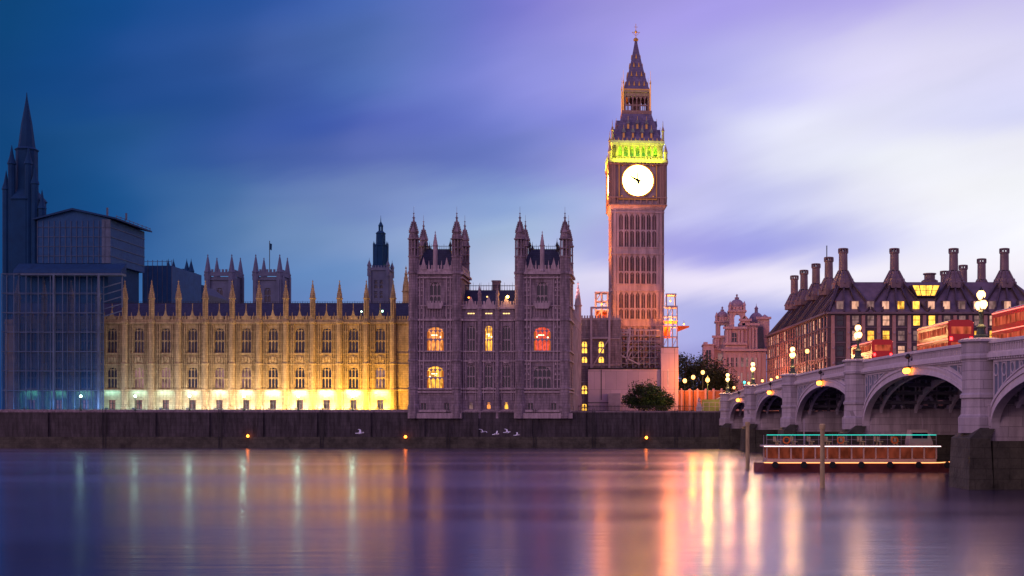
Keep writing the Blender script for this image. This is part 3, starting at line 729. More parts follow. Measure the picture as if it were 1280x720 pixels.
# ------------------------------------------------------------------ clock tower
def clock_tower():
    Y = 290.0                      # front face depth
    cx = 0; H = 6.0               # local half width of the shaft
    Z = lambda p: PZ(p, Y)
    rz = R(5.0)
    Xc = PX(794.3, Y); Yc = Y+H
    t = thing('clock_tower', 'tall gothic clock tower with glowing white dial, green lit belfry and dark spire', 'clock tower', (Xc, Yc, 6.6), rz)
    O = -6.6
    def z(p):
        K = [(28,296.2),(100,295.5),(143,293.2),(177,290.5)]
        if p >= 177: Yp = Y
        elif p <= 28: Yp = 296.2
        else:
            for (a, ya), (b_, yb_) in zip(K, K[1:]):
                if a <= p <= b_: Yp = ya+(yb_-ya)*(p-a)/(b_-a)
        return PZ(p, Yp)+O
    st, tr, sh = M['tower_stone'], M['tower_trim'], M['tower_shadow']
    faces = [Matrix.Rotation(R(90*k), 4, 'Z') for k in range(4)]
    def four(fn):
        m = MB()
        for k in range(4):
            s = len(m.v); fn(m); m.xf(faces[k], s)
        return m
    h = H
    # shaft: recessed panels between stone ribs
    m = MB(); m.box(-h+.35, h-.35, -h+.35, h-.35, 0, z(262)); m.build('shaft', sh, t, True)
    levels = [z(505), z(456), z(408), z(364), z(318), z(266)]
    def ribs(m):
        for x in (-h+.55, h-.55): m.box(x-.55, x+.55, -h, -h+.5, 0, z(258))
        for x in (-h+1.35, h-1.35): m.box(x-.14, x+.14, -h+.05, -h+.4, 0, z(258))
        n = 7
        for i in range(n+1):
            x = -h+1.6+(2*h-3.2)*i/n
            m.box(x-.17, x+.17, -h+.08, -h+.4, 0, z(258))
            if i < n:
                xm = x+(2*h-3.2)/n/2
                m.box(xm-.05, xm+.05, -h+.2, -h+.4, 0, z(260))
        for zl in levels:
            m.box(-h-.05, h+.05, -h-.08, -h+.4, zl, zl+.32)
            m.box(-h+.9, h-.9, -h+.12, -h+.4, zl+.32, zl+1.5)
            m.box(-h-.02, h+.02, -h-.04, -h+.4, zl+1.5, zl+1.72)
            for i in range(n):
                x = -h+1.6+(2*h-3.2)*(i+.5)/n; w_ = (2*h-3.2)/n/2-.17
                for q in (-1, 1):
                    m.prism([(x+q*w_, zl-.02), (x+q*w_, zl-.9), (x, zl-.02)], -h+.14, -h+.38)
                    m.prism([(x+q*w_, zl-3.9), (x+q*w_, zl-4.4), (x, zl-3.9)], -h+.16, -h+.38)
                m.box(x-w_, x+w_, -h+.17, -h+.38, zl-4.0, zl-3.8)
    four(ribs).build('stone_rib', st, t, True)
    sm = MB(); sm.box(-.16, .16, -h+.27, -h+.36, 0, 2.6); sme = sm.mesh('slit_window', M['black'])
    for k in (0, 3):
        for i in (1, 2, 3, 4, 5):
            for zl in levels[1:]:
                for dz in (-3.6, -7.2):
                    x = -h+1.6+(2*h-3.2)*(i+.5)/7
                    o = bpy.data.objects.new('slit_window', sme); col.objects.link(o); o.parent = t
                    o.matrix_local = faces[k] @ Matrix.Translation((x, 0, zl+dz))
    # clock stage corbelled out
    g = 6.5; zc0, zc1 = z(247), z(203)
    m = MB(); m.fru(-h,h,-h,h,z(262), -g,g,-g,g,z(256)); m.box(-g+.4, g-.4, -g+.4, g-.4, z(256), z(201)); m.build('clock_stage', st, t, True)
    def stage(m):
        for x in (-g+.75, g-.75):
            m.box(x-.75, x+.75, -g, -g+.5, z(256), z(203))
            for q in (-.5, 0, .5): m.box(x+q-.06, x+q+.06, -g-.12, -g, z(254), z(205))
        m.box(-g-.1, g+.1, -g-.15, -g+.4, z(257), z(255.5)); m.box(-g-.1, g+.1, -g-.15, -g+.4, z(248), z(246.4))
        m.box(-g-.3, g+.3, -g-.35, -g+.4, z(204), z(201.5))
        m.box(-g-.15, g+.15, -g-.2, -g+.4, z(206.5), z(205.3))
        for i in range(8):       # small arcade below the dial
            x = -g+1.9+(2*g-3.8)*i/7; m.box(x-.14, x+.14, -g+.05, -g+.4, z(255.5), z(248))
        for i in range(16):
            x = -g+.4+(2*g-.8)*i/15; m.box(x-.16, x+.16, -g-.3, -g, z(205.3), z(204))
    four(stage).build('stage_moulding', tr, t, True)
    zc = z(226); rc = 3.45
    def dialframe(m):
        q = rc+.75
        m.box(-q-.15, q+.15, -g+.02, -g+.42, zc-q-.15, zc-q+.1); m.box(-q-.15, q+.15, -g+.02, -g+.42, zc+q-.1, zc+q+.15)
        m.box(-q-.15, -q+.1, -g+.02, -g+.42, zc-q, zc+q); m.box(q-.1, q+.15, -g+.02, -g+.42, zc-q, zc+q)
        n = 40
        for i in range(n):
            a0, a1 = 2*math.pi*i/n, 2*math.pi*(i+1)/n
            m.prism([(rc*math.cos(a0), zc+rc*math.sin(a0)), ((rc+.38)*math.cos(a0), zc+(rc+.38)*math.sin(a0)), ((rc+.38)*math.cos(a1), zc+(rc+.38)*math.sin(a1)), (rc*math.cos(a1), zc+rc*math.sin(a1))], -g+.0, -g+.42)
        for sx in (-1, 1):
            for sz in (-1, 1):
                m.ball((sx*(q-.65), -g+.3, zc+sz*(q-.65)), .32, 8)
        for i in range(26):
            u = -q+2*q*(i+.5)/26
            for (a, b) in ((u, zc-q-.02), (u, zc+q+.02)): m.box(a-.06, a+.06, -g-.03, -g+.05, b-.1, b+.1)
            for (a, b) in ((-q-.02, zc+u), (q+.02, zc+u)): m.box(a-.1, a+.1, -g-.03, -g+.05, b-.06, b+.06)
    four(dialframe).build('dial_frame', M['gilt'], t, True)
    for k in range(4):
        m = MB(); n = 48; m.prism([(rc*math.cos(2*math.pi*i/n), zc+rc*math.sin(2*math.pi*i/n)) for i in range(n)], -g+.12, -g+.35); m.xf(faces[k])
        d = m.build('clock_dial', M['clock'], t, True)
        m = MB(); yf = -g+.07
        rom = ['XII','I','II','III','IIII','V','VI','VII','VIII','IX','X','XI']
        def stroke(a, u0, r0, u1, r1, w_=.1):
            f = lambda u, r_: (r_*math.sin(a)+u*math.cos(a), yf, zc+r_*math.cos(a)-u*math.sin(a))
            m.bar(f(u0,r0), f(u1,r1), w_, .05)
        for i, s in enumerate(rom):
            a = 2*math.pi*i/12; W = {'I':.17,'V':.34,'X':.34}; tot = sum(W[ch] for ch in s); u = -tot/2
            for ch in s:
                wd = W[ch]; a0, a1 = u+.03, u+wd-.03; mid = u+wd/2
                if ch == 'I': stroke(a, mid, 2.35, mid, 2.95)
                if ch == 'V': stroke(a, a0, 2.95, mid, 2.35); stroke(a, a1, 2.95, mid, 2.35)
                if ch == 'X': stroke(a, a0, 2.95, a1, 2.35); stroke(a, a1, 2.95, a0, 2.35)
                u += wd
        for i in range(60):
            a = 2*math.pi*i/60; stroke(a, 0, 3.1, 0, 3.3, .05)
        m.xf(faces[k]); m.build('numerals', M['numeral'], d, True)
        m = MB()
        def hand(a, L1, L2, w0, w1):
            f = lambda u, r_: (r_*math.sin(a)+u*math.cos(a), zc+r_*math.cos(a)-u*math.sin(a))
            m.prism([f(-w0,0), f(-w1,L1), f(w1,L1), f(w0,0), f(w0*1.3,-L2), f(-w0*1.3,-L2)], -g-.04, -g+.02)
        hand(R(299), 2.1, .6, .34, .1)
        m.lathe(0,0,[(.01,0)],3) if False else None
        hand(R(356), 3.0, 1.0, .17, .07)
        m.prism([(.32*math.cos(i*.785), zc+.32*math.sin(i*.785)) for i in range(8)], -g-.08, -g+.03)
        m.xf(faces[k]); m.build('clock_hands', M['dark_iron'], d, True)
    # belfry
    b = 5.75; zb0, zb1 = z(201.5), z(177)
    m = MB(); m.box(-b+2.6, b-2.6, -b+2.6, b-2.6, zb0, zb1); m.box(-b-.35, b+.35, -b-.35, b+.35, zb1-.35, zb1+.25); m.box(-b-.1,b+.1,-b-.1,b+.1,zb1-.8,zb1-.35)
    m.build('belfry_core', st, t, True)
    def belf(m):
        for x in (-b+.5, b-.5): m.box(x-.5, x+.5, -b, -b+.9, zb0, zb1-.3)
        n = 7
        for i in range(n+1):
            x = -b+1.1+(2*b-2.2)*i/n
            m.box(x-.2, x+.2, -b+.1, -b+.6, zb0, zb1-.8)
        for i in range(n):
            x = -b+1.1+(2*b-2.2)*(i+.5)/n; w_ = (2*b-2.2)/n/2-.2
            for q in (-1, 1): m.prism([(x+q*w_, zb1-.7), (x+q*w_, zb1-1.8), (x+q*w_*.7, zb1-1.25), (x, zb1-.85), (x, zb1-.7)], -b+.12, -b+.55)
            m.box(x-w_, x+w_, -b+.3, -b+.5, zb0, zb0+1.0)
            m.box(x-w_-.1, x+w_+.1, -b+.05, -b+.14, zb0+1.0, zb0+1.15)
    four(belf).build('belfry_arcade', M['tower_trim'], t, True)
    def balc(m):
        battlement(m, -g-.1, g+.1, -g-.3, -g-.05, zb0-.1, .6, .75)
    four(balc).build('balcony_parapet', tr, t, True)
    def cornice(m):
        for i in range(12): x = -b+.4+(2*b-.8)*i/11; m.fru(x-.15,x+.15,-b-.35,-b-.1,zb1+.25, x-.03,x+.03,-b-.28,-b-.2,zb1+.9)
    four(cornice).build('cornice_cresting', M['gilt'], t, True)
    # lower roof, with dormers
    m = MB(); hl = b-.1; hu = 3.35; za, zb_ = zb1+.25, z(143)
    pr = [(hl,za),(4.75,z(166)),(4.1,z(155)),(hu+.15,z(146)),(hu,zb_)]
    for (r0,q0),(r1,q1) in zip(pr, pr[1:]): m.fru(-r0,r0,-r0,r0,q0,-r1,r1,-r1,r1,q1)
    rf = m.build('lower_roof', M['iron_roof'], t, True)
    for k in range(4):
        for (n, zz, r_) in ((4, z(171), 5.0), (3, z(160), 4.3)):
            for i in range(n):
                x = (i-(n-1)/2)*2.1; m = MB(); m.box(x-.38, x+.38, -r_-.35, -r_+.6, zz-.5, zz+.9); m.fru(x-.5,x+.5,-r_-.45,-r_+.9,zz+.9, x-.04,x+.04,-r_-.35,-r_+.7,zz+2.1)
                m.xf(faces[k]); m.build('dormer', M['iron_roof'], rf, True)
                m = MB(); m.box(x-.22, x+.22, -r_-.38, -r_-.33, zz-.3, zz+.7); m.bar((x,-r_-.35,zz+.7),(x,-r_-.35,zz+2.6),.08); m.xf(faces[k]); m.build('dormer_light', M['gilt'], rf, True)
    for sx in (-1,1):
        for sy in (-1,1):
            m = MB(); m.lathe(sx*(g-.2), sy*(g-.2), [(.42,z(206)),(.42,z(192)),(.55,z(191)),(.3,z(186)),(.1,z(182)),(.04,z(180))], 8)
            m.build('corner_pinnacle', tr, t, True)
            m = MB(); m.lathe(sx*(b+.0), sy*(b+.0), [(.3,z(178)),(.26,z(166)),(.4,z(165)),(.1,z(160)),(.03,z(153))], 8)
            m.build('roof_pinnacle', tr, t, True)
    # lantern stage
    m = MB(); m.box(-3.4,3.4,-3.4,3.4,z(143),z(141.3)); m.box(-2.95,2.95,-2.95,2.95,z(122),z(116.5)); m.box(-3.15,3.15,-3.15,3.15,z(117.5),z(115))
    m.box(-.9,.9,-.9,.9,z(142),z(120))
    def lan(m):
        for x in (-2.75, 2.75): m.box(x-.24, x+.24, -3.0, -2.5, z(142), z(117))
        for i in range(1, 6): x = -2.75+5.5*i/6; m.box(x-.11, x+.11, -2.85, -2.6, z(142), z(120))
        m.box(-2.9, 2.9, -2.86, -2.58, z(133), z(131.5))
        for i in range(6):
            x = -2.75+5.5*(i+.5)/6
            for q in (-1, 1): m.prism([(x+q*.36, z(122)), (x+q*.36, z(125.5)), (x, z(122))], -2.84, -2.6)
        m.box(-3.4,3.4,-3.42,-3.3,z(141.5),z(139))
    mm = four(lan); m.add(mm.v, mm.f); m.build('lantern', M['tower_trim'], t, True)
    # spire
    m = MB(); ps = [(3.05,z(115)),(2.75,z(111)),(2.05,z(98)),(1.35,z(82)),(.8,z(68)),(.42,z(57)),(.2,z(49))]
    for (r0,q0),(r1,q1) in zip(ps, ps[1:]): m.fru(-r0,r0,-r0,r0,q0,-r1,r1,-r1,r1,q1)
    sp = m.build('spire', M['iron_roof'], t, True)
    def sd(m):
        for n, zz, r_ in ((4, z(108), 2.55),(3, z(96), 2.0),(2, z(84), 1.45),(1, z(73), 1.0)):
            for i in range(n):
                x = (i-(n-1)/2)*1.15; m.fru(x-.2,x+.2,-r_-.15,-r_+.3,zz-.25, x-.03,x+.03,-r_-.08,-r_+.2,zz+.8)
        m.box(-3.1,3.1,-3.13,-3.0,z(115.2),z(113.6))
    four(sd).build('spire_trim', M['gilt'], sp, True)
    m = MB(); m.lathe(0,0,[(.18,z(64)),(.5,z(63.5)),(.5,z(62)),(.2,z(61)),(.16,z(52)),(.55,z(51)),(.62,z(49.5)),(.4,z(48)),(.08,z(47)),(.06,z(30))],8); m.ball((0,0,z(40)),.32)
    m.bar((-.9,0,z(40.5)),(.9,0,z(40.5)),.09); m.bar((0,-.9,z(40.5)),(0,.9,z(40.5)),.09); m.bar((-.45,0,z(34)),(.45,0,z(34)),.08)
    m.bar((-.9,0,z(40.5)),(-.1,0,z(44.5)),.07); m.bar((.9,0,z(40.5)),(.1,0,z(44.5)),.07)
    m.build('finial', M['gilt'], sp, True)
    for sx in (-1,1):
        for sy in (-1,1):
            m = MB(); m.lathe(sx*3.1, sy*3.1, [(.16,z(142)),(.14,z(108)),(.22,z(107)),(.05,z(103)),(.03,z(92))], 6); m.build('corner_spike', M['gilt'], t, True)
    # the tower's own floodlights
    gb = g-.1
    for k in range(4):
        mx = faces[k]
        def put(kind, nm, p, rot, e, c_, **kw):
            l = lamp(kind, nm, (0,0,0), e, c_, None, **kw); l.parent = t; l.matrix_local = mx @ Matrix.Translation(p) @ Matrix.Rotation(rot, 4, 'X')
        put('AREA', 'belfry_flood', (0, -gb-1.2, zb0+.0), R(143), 1700, (.62, 1, .03), shape='RECTANGLE', size=11, size_y=.5)
        put('AREA', 'belfry_glow', (0, -b+1.5, zb0+.3), R(180), 260, (.08, 1, .02), shape='RECTANGLE', size=9, size_y=.4)
        put('AREA', 'lantern_flood', (0, -3.2, z(143)), R(180), 300, (1, .38, .05), shape='RECTANGLE', size=5, size_y=.3)
    lamp('AREA', 'dial_glow', (0,0,0), 0, (1,1,1))
clock_tower()
bpy.data.objects.remove(bpy.data.objects['dial_glow'])
# sodium floods that wash the left flank and corner of the tower from the palace roofs
def tower_flood(loc, target, e, c, size, lab):
    t = thing('roof_floodlight', lab, 'floodlight', loc)
    m = MB(); m.box(-.4,.4,-.3,.3,-.4,.4); m.bar((0,0,-.4),(0,0,-2),.2); m.build('housing', M['dark_iron'], t, True)
    d = Vector(target)-Vector(loc); l = lamp('SPOT', 'beam', (0,0,0), e, c, None, spot_size=size, spot_blend=.6, shadow_soft_size=.5)
    l.parent = t; l.rotation_euler = d.to_track_quat('-Z', 'Y').to_euler(); l.location = d.normalized()*.8
tower_flood((-36, 288, 27), (-10, 294, 62), 200000, (1,.28,.04), R(62), 'orange floodlight on the palace roofs farther left of the clock tower')
tower_flood((-22, 276, 27), (-6, 292, 70), 22000, (1,.40,.36), R(50), 'orange floodlight on the roof edge close by the clock tower')

# ------------------------------------------------------------------ building between pavilion and clock tower
def gap_building():
    Y = 283.0; x0, x1 = PX(716,Y), PX(776,Y); zt = PZ(400,Y)
    t = thing('link_building', 'dark stone range with glowing yellow windows tucked behind the scaffold left of the clock tower', 'building', ((x0+x1)/2, Y, 6.6))
    m = MB(); cs = [PX(p,Y) for p in (730.5, 751.5)]; holes = []
    rows = [(PZ(442,Y),PZ(427,Y)),(PZ(454,Y),PZ(446,Y)),(PZ(493,Y),PZ(482,Y)),(PZ(514,Y),PZ(505,Y))]
    for c in cs:
        for a, b in rows: holes.append((c-.62-x0, c+.62-x0, a, b))
    wall_holes(m, (x0,Y), 0, 0, x1-x0, 6.6, zt, holes, .45); m.box(x0, x1, Y+.9, Y+9, 6.6, zt); m.build('wall', M['stone'], t)
    for i, c in enumerate(cs):
        for j, (a, b) in enumerate(rows): window(t, c, Y, a, 0, 1.24, b-a, 2, (.5,) if j != 1 else (), True, M['stone_trim'], M['lit_gold'])
    m = MB(); battlement(m, x0, x1, Y-.1, Y+.2, zt, 1.0, .6)
    for z in (PZ(424,Y), PZ(457,Y), PZ(478,Y)): m.box(x0, x1, Y-.2, Y, z, z+.25)
    m.build('moulding', M['stone_trim'], t)
gap_building()
bulkhead(725.6, 405.5, 282.6, M['lit_slot'], 'small pale lamp high on the wall left of the scaffold', .2)

# ------------------------------------------------------------------ scaffolding and hoarding round the tower foot
def scaffold(name, label, x0, x1, y0, y1, z0, z1, nx, ny, lift=2.0, r=.09, brace=True, deck=True, mt=None):
    t = thing(name, label, 'scaffold', ((x0+x1)/2, (y0+y1)/2, z0)); mt = mt or M['scaffold']
    xs = [x0+(x1-x0)*i/nx for i in range(nx+1)]; ys = [y0+(y1-y0)*i/ny for i in range(ny+1)]
    m = MB()
    for x in xs:
        for y in ys: m.bar((x,y,z0),(x,y,z1), r*1.6)
    m.build('standard', mt, t)
    n = max(1, round((z1-z0)/lift)); m = MB()
    for k in range(1, n+1):
        z = z0+(z1-z0)*k/n
        for y in ys: m.bar((x0,y,z),(x1,y,z), r*1.3)
        for x in xs: m.bar((x,y0,z),(x,y1,z), r*1.3)
    m.build('ledger', mt, t)
    if brace:
        m = MB()
        for i in range(nx):
            for k in range(n):
                if (i+k) % 2 == 0:
                    za, zb_ = z0+(z1-z0)*k/n, z0+(z1-z0)*(k+1)/n; m.bar((xs[i],y0-.08,za),(xs[i+1],y0-.08,zb_), r)
        if m.v: m.build('brace', mt, t)
    return t, n
Yh = 284.0
t, _ = scaffold('scaffold_tower', 'tall pinkish scaffold tower with diagonal braces left of the clock tower', PX(739.5,Yh), PX(762,Yh), Yh-1.4, Yh-.2, PZ(461,Yh), PZ(385,Yh), 1, 1, 5.6, .26)
t2, _ = scaffold('rooftop_scaffold', 'small open scaffold frame on the roof left of the clock tower shaft', PX(745,Yh+6), PX(760,Yh+6), Yh+3.5, Yh+6, PZ(400,Yh+6), PZ(367,Yh+6), 2, 1, 2.0, .2)
m = MB(); m.box(PX(744,Yh+6), PX(761,Yh+6), Yh+3.3, Yh+6.2, PZ(368,Yh+6), PZ(366,Yh+6)); m.build('deck', M['scaffold'], t2)
m = MB(); m.box(PX(745.6,Yh+6), PX(759.5,Yh+6), Yh+5.2, Yh+5.3, PZ(398,Yh+6), PZ(390,Yh+6)); m.build('netting', M['orange_net'], t2)
t3, _ = scaffold('scaffold_bay', 'dense silver scaffold against the foot of the clock tower shaft', PX(763,Yh), PX(826,Yh), Yh-.2, Yh+3, PZ(461,Yh), PZ(412,Yh), 9, 2, 1.25, .085)
m = MB()
for k, (a, b) in enumerate((((768,440),(800,456)), ((783,452),(788,414)))):
    m.bar((PX(a[0],Yh),Yh-.4,PZ(a[1],Yh)), (PX(b[0],Yh),Yh-.4,PZ(b[1],Yh)), .3)
for k in range(5):
    m.bar((PX(785,Yh),Yh-.4,PZ(448-8*k,Yh)), (PX(789,Yh),Yh-.4,PZ(441-8*k,Yh)), .22)
m.box(PX(763,Yh), PX(789,Yh), Yh-.5, Yh-.3, PZ(417,Yh), PZ(415.5,Yh))
m.build('stair', M['scaffold'], t3)
m = MB()
for zz in (455, 447, 438, 430, 421): m.box(PX(763.5,Yh), PX(825.5,Yh), Yh+.1, Yh+2.9, PZ(zz,Yh), PZ(zz,Yh)+.08)
m.build('deck', M['wood'], t3)
t4, _ = scaffold('hoist_tower', 'slender scaffold hoist tower glowing orange right of the clock tower shaft', PX(829,Yh), PX(846.5,Yh), Yh-1, Yh+2.5, PZ(434,Yh), PZ(383,Yh), 3, 1, 2.1, .13)
m = MB()
for xx in (833, 844):
    for yy in (Yh-1, Yh+2.5): m.bar((PX(xx,Yh),yy,PZ(384,Yh)), (PX(xx,Yh),yy,PZ(368,Yh)), .3)
m.box(PX(832,Yh), PX(845.5,Yh), Yh-1.2, Yh+2.7, PZ(369.5,Yh), PZ(367.5,Yh)); m.box(PX(832,Yh), PX(845.5,Yh), Yh-1.1, Yh+2.6, PZ(385,Yh), PZ(383,Yh))
m.build('head_frame', M['scaffold'], t4)
m = MB()
m.box(PX(829.5,Yh), PX(846,Yh), Yh+2.0, Yh+2.3, PZ(404,Yh), PZ(400,Yh)); m.box(PX(829.5,Yh), PX(838,Yh), Yh+2.2, Yh+2.3, PZ(422,Yh), PZ(406,Yh)); m.build('netting', M['orange_net'], t4)
m = MB(); m.fru(PX(846,Yh), PX(848,Yh), Yh-.5, Yh+1, PZ(414,Yh), PX(846,Yh), PX(861,Yh), Yh-.5, Yh+1, PZ(409,Yh)); m.box(PX(846,Yh), PX(861.5,Yh), Yh-.6, Yh+1.1, PZ(409,Yh), PZ(407.5,Yh)); m.build('loading_platform', M['orange_net'], t4)
for lx, lz, e in ((752, 380, 2200), (838, 376, 2200), (838, 400, 4000), (855, 405, 900), (752, 425, 1200)):
    lt = thing('work_lamp', 'orange work lamp hung inside the scaffold', 'lamp', (PX(lx,Yh), Yh+.6, PZ(lz,Yh)), 0, 'orange work lamps in the tower scaffolding')
    m = MB(); m.ball((0,0,0), .16); m.build('bulb', M['amber'], lt, True, True)
    m = MB(); m.lathe(0,0,[(.24,.12),(.05,.3),(.02,.9)],8); m.build('shade', M['dark_iron'], lt, True)
    lamp('POINT', 'glow', (PX(lx,Yh), Yh+.2, PZ(lz,Yh)), e, (1,.28,.03), lt, shadow_soft_size=.3)
def hoard():
    Y = 282.0
    t = thing('site_hoarding', 'long plain pale pink plywood hoarding around the foot of the clock tower', 'hoarding', (PX(790,Y), Y, 6.6))
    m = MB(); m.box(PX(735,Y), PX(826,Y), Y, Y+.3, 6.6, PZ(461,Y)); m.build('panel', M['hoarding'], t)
    m = MB(); m.box(PX(751,Y), PX(752,Y), Y-.04, Y, PZ(500,Y), PZ(462,Y)); m.box(PX(735,Y), PX(826,Y), Y-.1, Y-.0, PZ(461.5,Y), PZ(460,Y)); m.box(PX(735,Y),PX(826,Y),Y-.03,Y,PZ(504,Y),PZ(503,Y)); m.build('seam', M['dark_iron'], t)
    m = MB(); m.box(PX(761,Y), PX(776,Y), Y-2.5, Y-.1, 6.6, PZ(492,Y)); m.build('site_cabin', M['scaffold'], t)
    t = thing('hoist_enclosure', 'taller pale pink boarded enclosure at the right foot of the clock tower', 'hoarding', (PX(837,Y), Y, 6.6))
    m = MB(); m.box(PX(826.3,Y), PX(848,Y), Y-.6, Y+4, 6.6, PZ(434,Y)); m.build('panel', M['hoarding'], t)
    m = MB(); m.box(PX(834.6,Y), PX(835.4,Y), Y-.64, Y-.6, PZ(484,Y), PZ(462,Y)); m.build('light_slit', M['lit_pale'], t)
    m = MB(); m.box(PX(843,Y), PX(843.3,Y), Y-.64, Y-.6, 8, PZ(436,Y)); m.box(PX(826.3,Y), PX(848,Y), Y-.66, Y-.6, PZ(434.7,Y), PZ(433.7,Y)); m.build('seam', M['dark_iron'], t)
hoard()

# ------------------------------------------------------------------ foliage
def foliage(name, label, x, y, z0, w_, h_, d_, n, leaf, mt, trunk=True, seed=1, group=None, cat='tree'):
    rnd = random.Random(seed); t = thing(name, label, cat, (x,y,z0), 0, group)
    cl = []
    for i in range(26):
        a = rnd.uniform(0, 2*math.pi); u = rnd.uniform(-1, 1); rr = rnd.uniform(.55, .95)
        s = math.sqrt(1-u*u); cl.append((s*math.cos(a)*rr*w_/2*.8, s*math.sin(a)*rr*d_/2*.8, h_*(.52+.38*u*rr), rnd.uniform(.16,.30)*min(w_,h_)))
    m = MB()
    for i in range(n):
        c = rnd.choice(cl); v = Vector((rnd.gauss(0,1), rnd.gauss(0,1), rnd.gauss(0,1))).normalized()*c[3]*rnd.uniform(.35,1.25)**1.0
        p = Vector((c[0]+v.x, c[1]+v.y, max(.05, c[2]+v.z*.85)))
        a = Vector((rnd.gauss(0,1), rnd.gauss(0,1), rnd.gauss(0,.6))).normalized()*leaf*rnd.uniform(.6,1.2); b = a.cross(Vector((rnd.gauss(0,1), rnd.gauss(0,1), rnd.gauss(0,1)))).normalized()*leaf*.45
        m.add([p-a, p-b, p+a, p+b], [(0,1,2,3)])
    m.build('crown', mt, t, True)
    m = MB(); m.tube([(0,0,0),(.1,0,h_*.25),(.05,.1,h_*.5)], .05*h_*.6)
    for k in range(6):
        a = k*1.05; m.tube([(.05,.05,h_*.22),(w_*.22*math.cos(a), d_*.22*math.sin(a), h_*.5),(w_*.34*math.cos(a), d_*.34*math.sin(a), h_*(.6+.04*k))], .022*h_*.6, 5)
    m.build('trunk', M['bark'], t, True)
    return t
foliage('evergreen_bush', 'big dark green evergreen bush in front of the hoarding', PX(805,262), 262, 6.6, 9.6, 6.6, 7, 9000, .22, M['leaf'], seed=4, cat='bush')
foliage('evergreen_bush', 'small dark evergreen bush pressed against the right side of the big bush', PX(829,263), 263, 6.6, 4.6, 4.9, 4, 3200, .20, M['leaf'], seed=9, cat='bush')
for i, (px, Y, w_, h_, sd, lab) in enumerate((
    (850, 330, 10, 17, 3, 'dark tree just right of the tower hoarding'),
    (868, 335, 11, 15.5, 5, 'dark rounded tree behind the street lamps left of the bridge end'),
    (886, 328, 12, 17, 6, 'dark tree below the low stone block left of the domed towers'),
    (902, 330, 8, 14, 8, 'dark tree at the foot of the domed building behind the bridge end'))):
    foliage('street_tree', lab, PX(px,Y), Y, 6.6, w_, h_, 8, 4200, .34, M['leaf2'], seed=sd, group='trees behind the bridge end')
def railings():
    Y = 258.5; t = thing('garden_railing', 'dark iron railing in front of the bushes and hoarding', 'railing', (PX(790,Y), Y, 6.6))
    m = MB(); x = PX(723,Y); xe = PX(868,Y)
    m.box(x, xe, Y-.03, Y+.03, 8.0, 8.08); m.box(x, xe, Y-.03, Y+.03, 6.9, 6.98)
    while x < xe: m.bar((x,Y,6.6),(x,Y,8.35),.06); x += .28
    m.build('bars', M['hedge_iron'], t)
    m = MB(); m.box(PX(723,Y), xe, Y+.2, Y+.6, 6.6, 7.2); m.build('plinth', M['river_wall'], t)
railings()

# ------------------------------------------------------------------ background towers on the left
def abbey(px0, lab):
    Y = 480.0; Z = lambda p: PZ(p,Y); w_ = 10.2; x0 = PX(px0,Y); x1 = x0+w_; yb = Y+w_
    t = thing('abbey_tower', lab, 'church tower', ((x0+x1)/2, Y, 6.6), 0, 'twin church towers beyond the palace')
    m = MB(); holes = [(w_/2-1.2, w_/2+1.2, Z(378), Z(360))]
    wall_holes(m, (x0,Y), 0, 0, w_, 6.6, Z(346), holes, .6); m.box(x0, x1, Y+.9, yb, 6.6, Z(346))
    wall_holes(m, (x1+.003,Y), math.pi/2, 0, w_, 6.6, Z(346), [(w_/2-1.2, w_/2+1.2, Z(378), Z(360))], .01)
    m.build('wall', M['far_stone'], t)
    window(t, x0+w_/2, Y, Z(378), 0, 2.4, Z(360)-Z(378), 2, (.5,), True, M['far_stone'], M['glass'])
    window(t, x1, Y+w_/2, Z(378), R(90), 2.4, Z(360)-Z(378), 2, (.5,), True, M['far_stone'], M['glass'], depth=.3)
    m = MB()
    for x in (x0+.7, x1-.7): m.box(x-.9, x+.9, Y-.8, Y, 6.6, Z(343)); m.box(x-.3,x+.3,Y-1.1,Y-.8,6.6,Z(350))
    for y in (Y+.7, yb-.7): m.box(x1, x1+.8, y-.9, y+.9, 6.6, Z(343))
    m.box(x0-.4, x1+.4, Y-.5, Y, Z(350), Z(348.5)); m.box(x0-.6, x1+.6, Y-.6, Y+.2, Z(345), Z(343)); m.box(x1-.2, x1+.6, Y, yb, Z(345), Z(343))
    battlement(m, x0+.5, x1-.5, Y-.4, Y, Z(343), 1.9, 1.3); battlement(m, x1-.1, x1+.3, Y+.5, yb, Z(343), 1.9, 1.3, 'y')
    m.build('buttress', M['far_stone'], t)
    for x, y in ((x0+.6,Y+.2),(x1-.6,Y+.2),(x0+.6,yb),(x1-.6,yb)):
        m = MB(); m.lathe(x, y, [(1.25,Z(350)),(1.25,Z(341)),(1.4,Z(340)),(1.05,Z(338)),(.7,Z(330)),(.3,Z(322)),(.12,Z(320)),(.3,Z(319.5)),(.03,Z(317.5))], 8); m.build('pinnacle', M['far_stone'], t)
    return t, x0, x1
abbey(257.5, 'grey church tower with four pinnacles, left one of the pair behind the wing roof')
ta, ax0, ax1 = abbey(317.5, 'grey church tower with flagpole, right one of the pair behind the wing roof')
m = MB(); fx = PX(337,485); m.bar((fx,485,PZ(345,485)),(fx,485,PZ(301,485)),.22); m.build('flagpole', M['dark_iron'], ta)
m = MB(); m.prism([(fx+.1,PZ(304,485)),(fx+.9,PZ(305,485)),(fx+.8,PZ(313,485)),(fx+.1,PZ(312,485))], 484.95, 485.05); m.build('flag', M['far_dark'], ta)

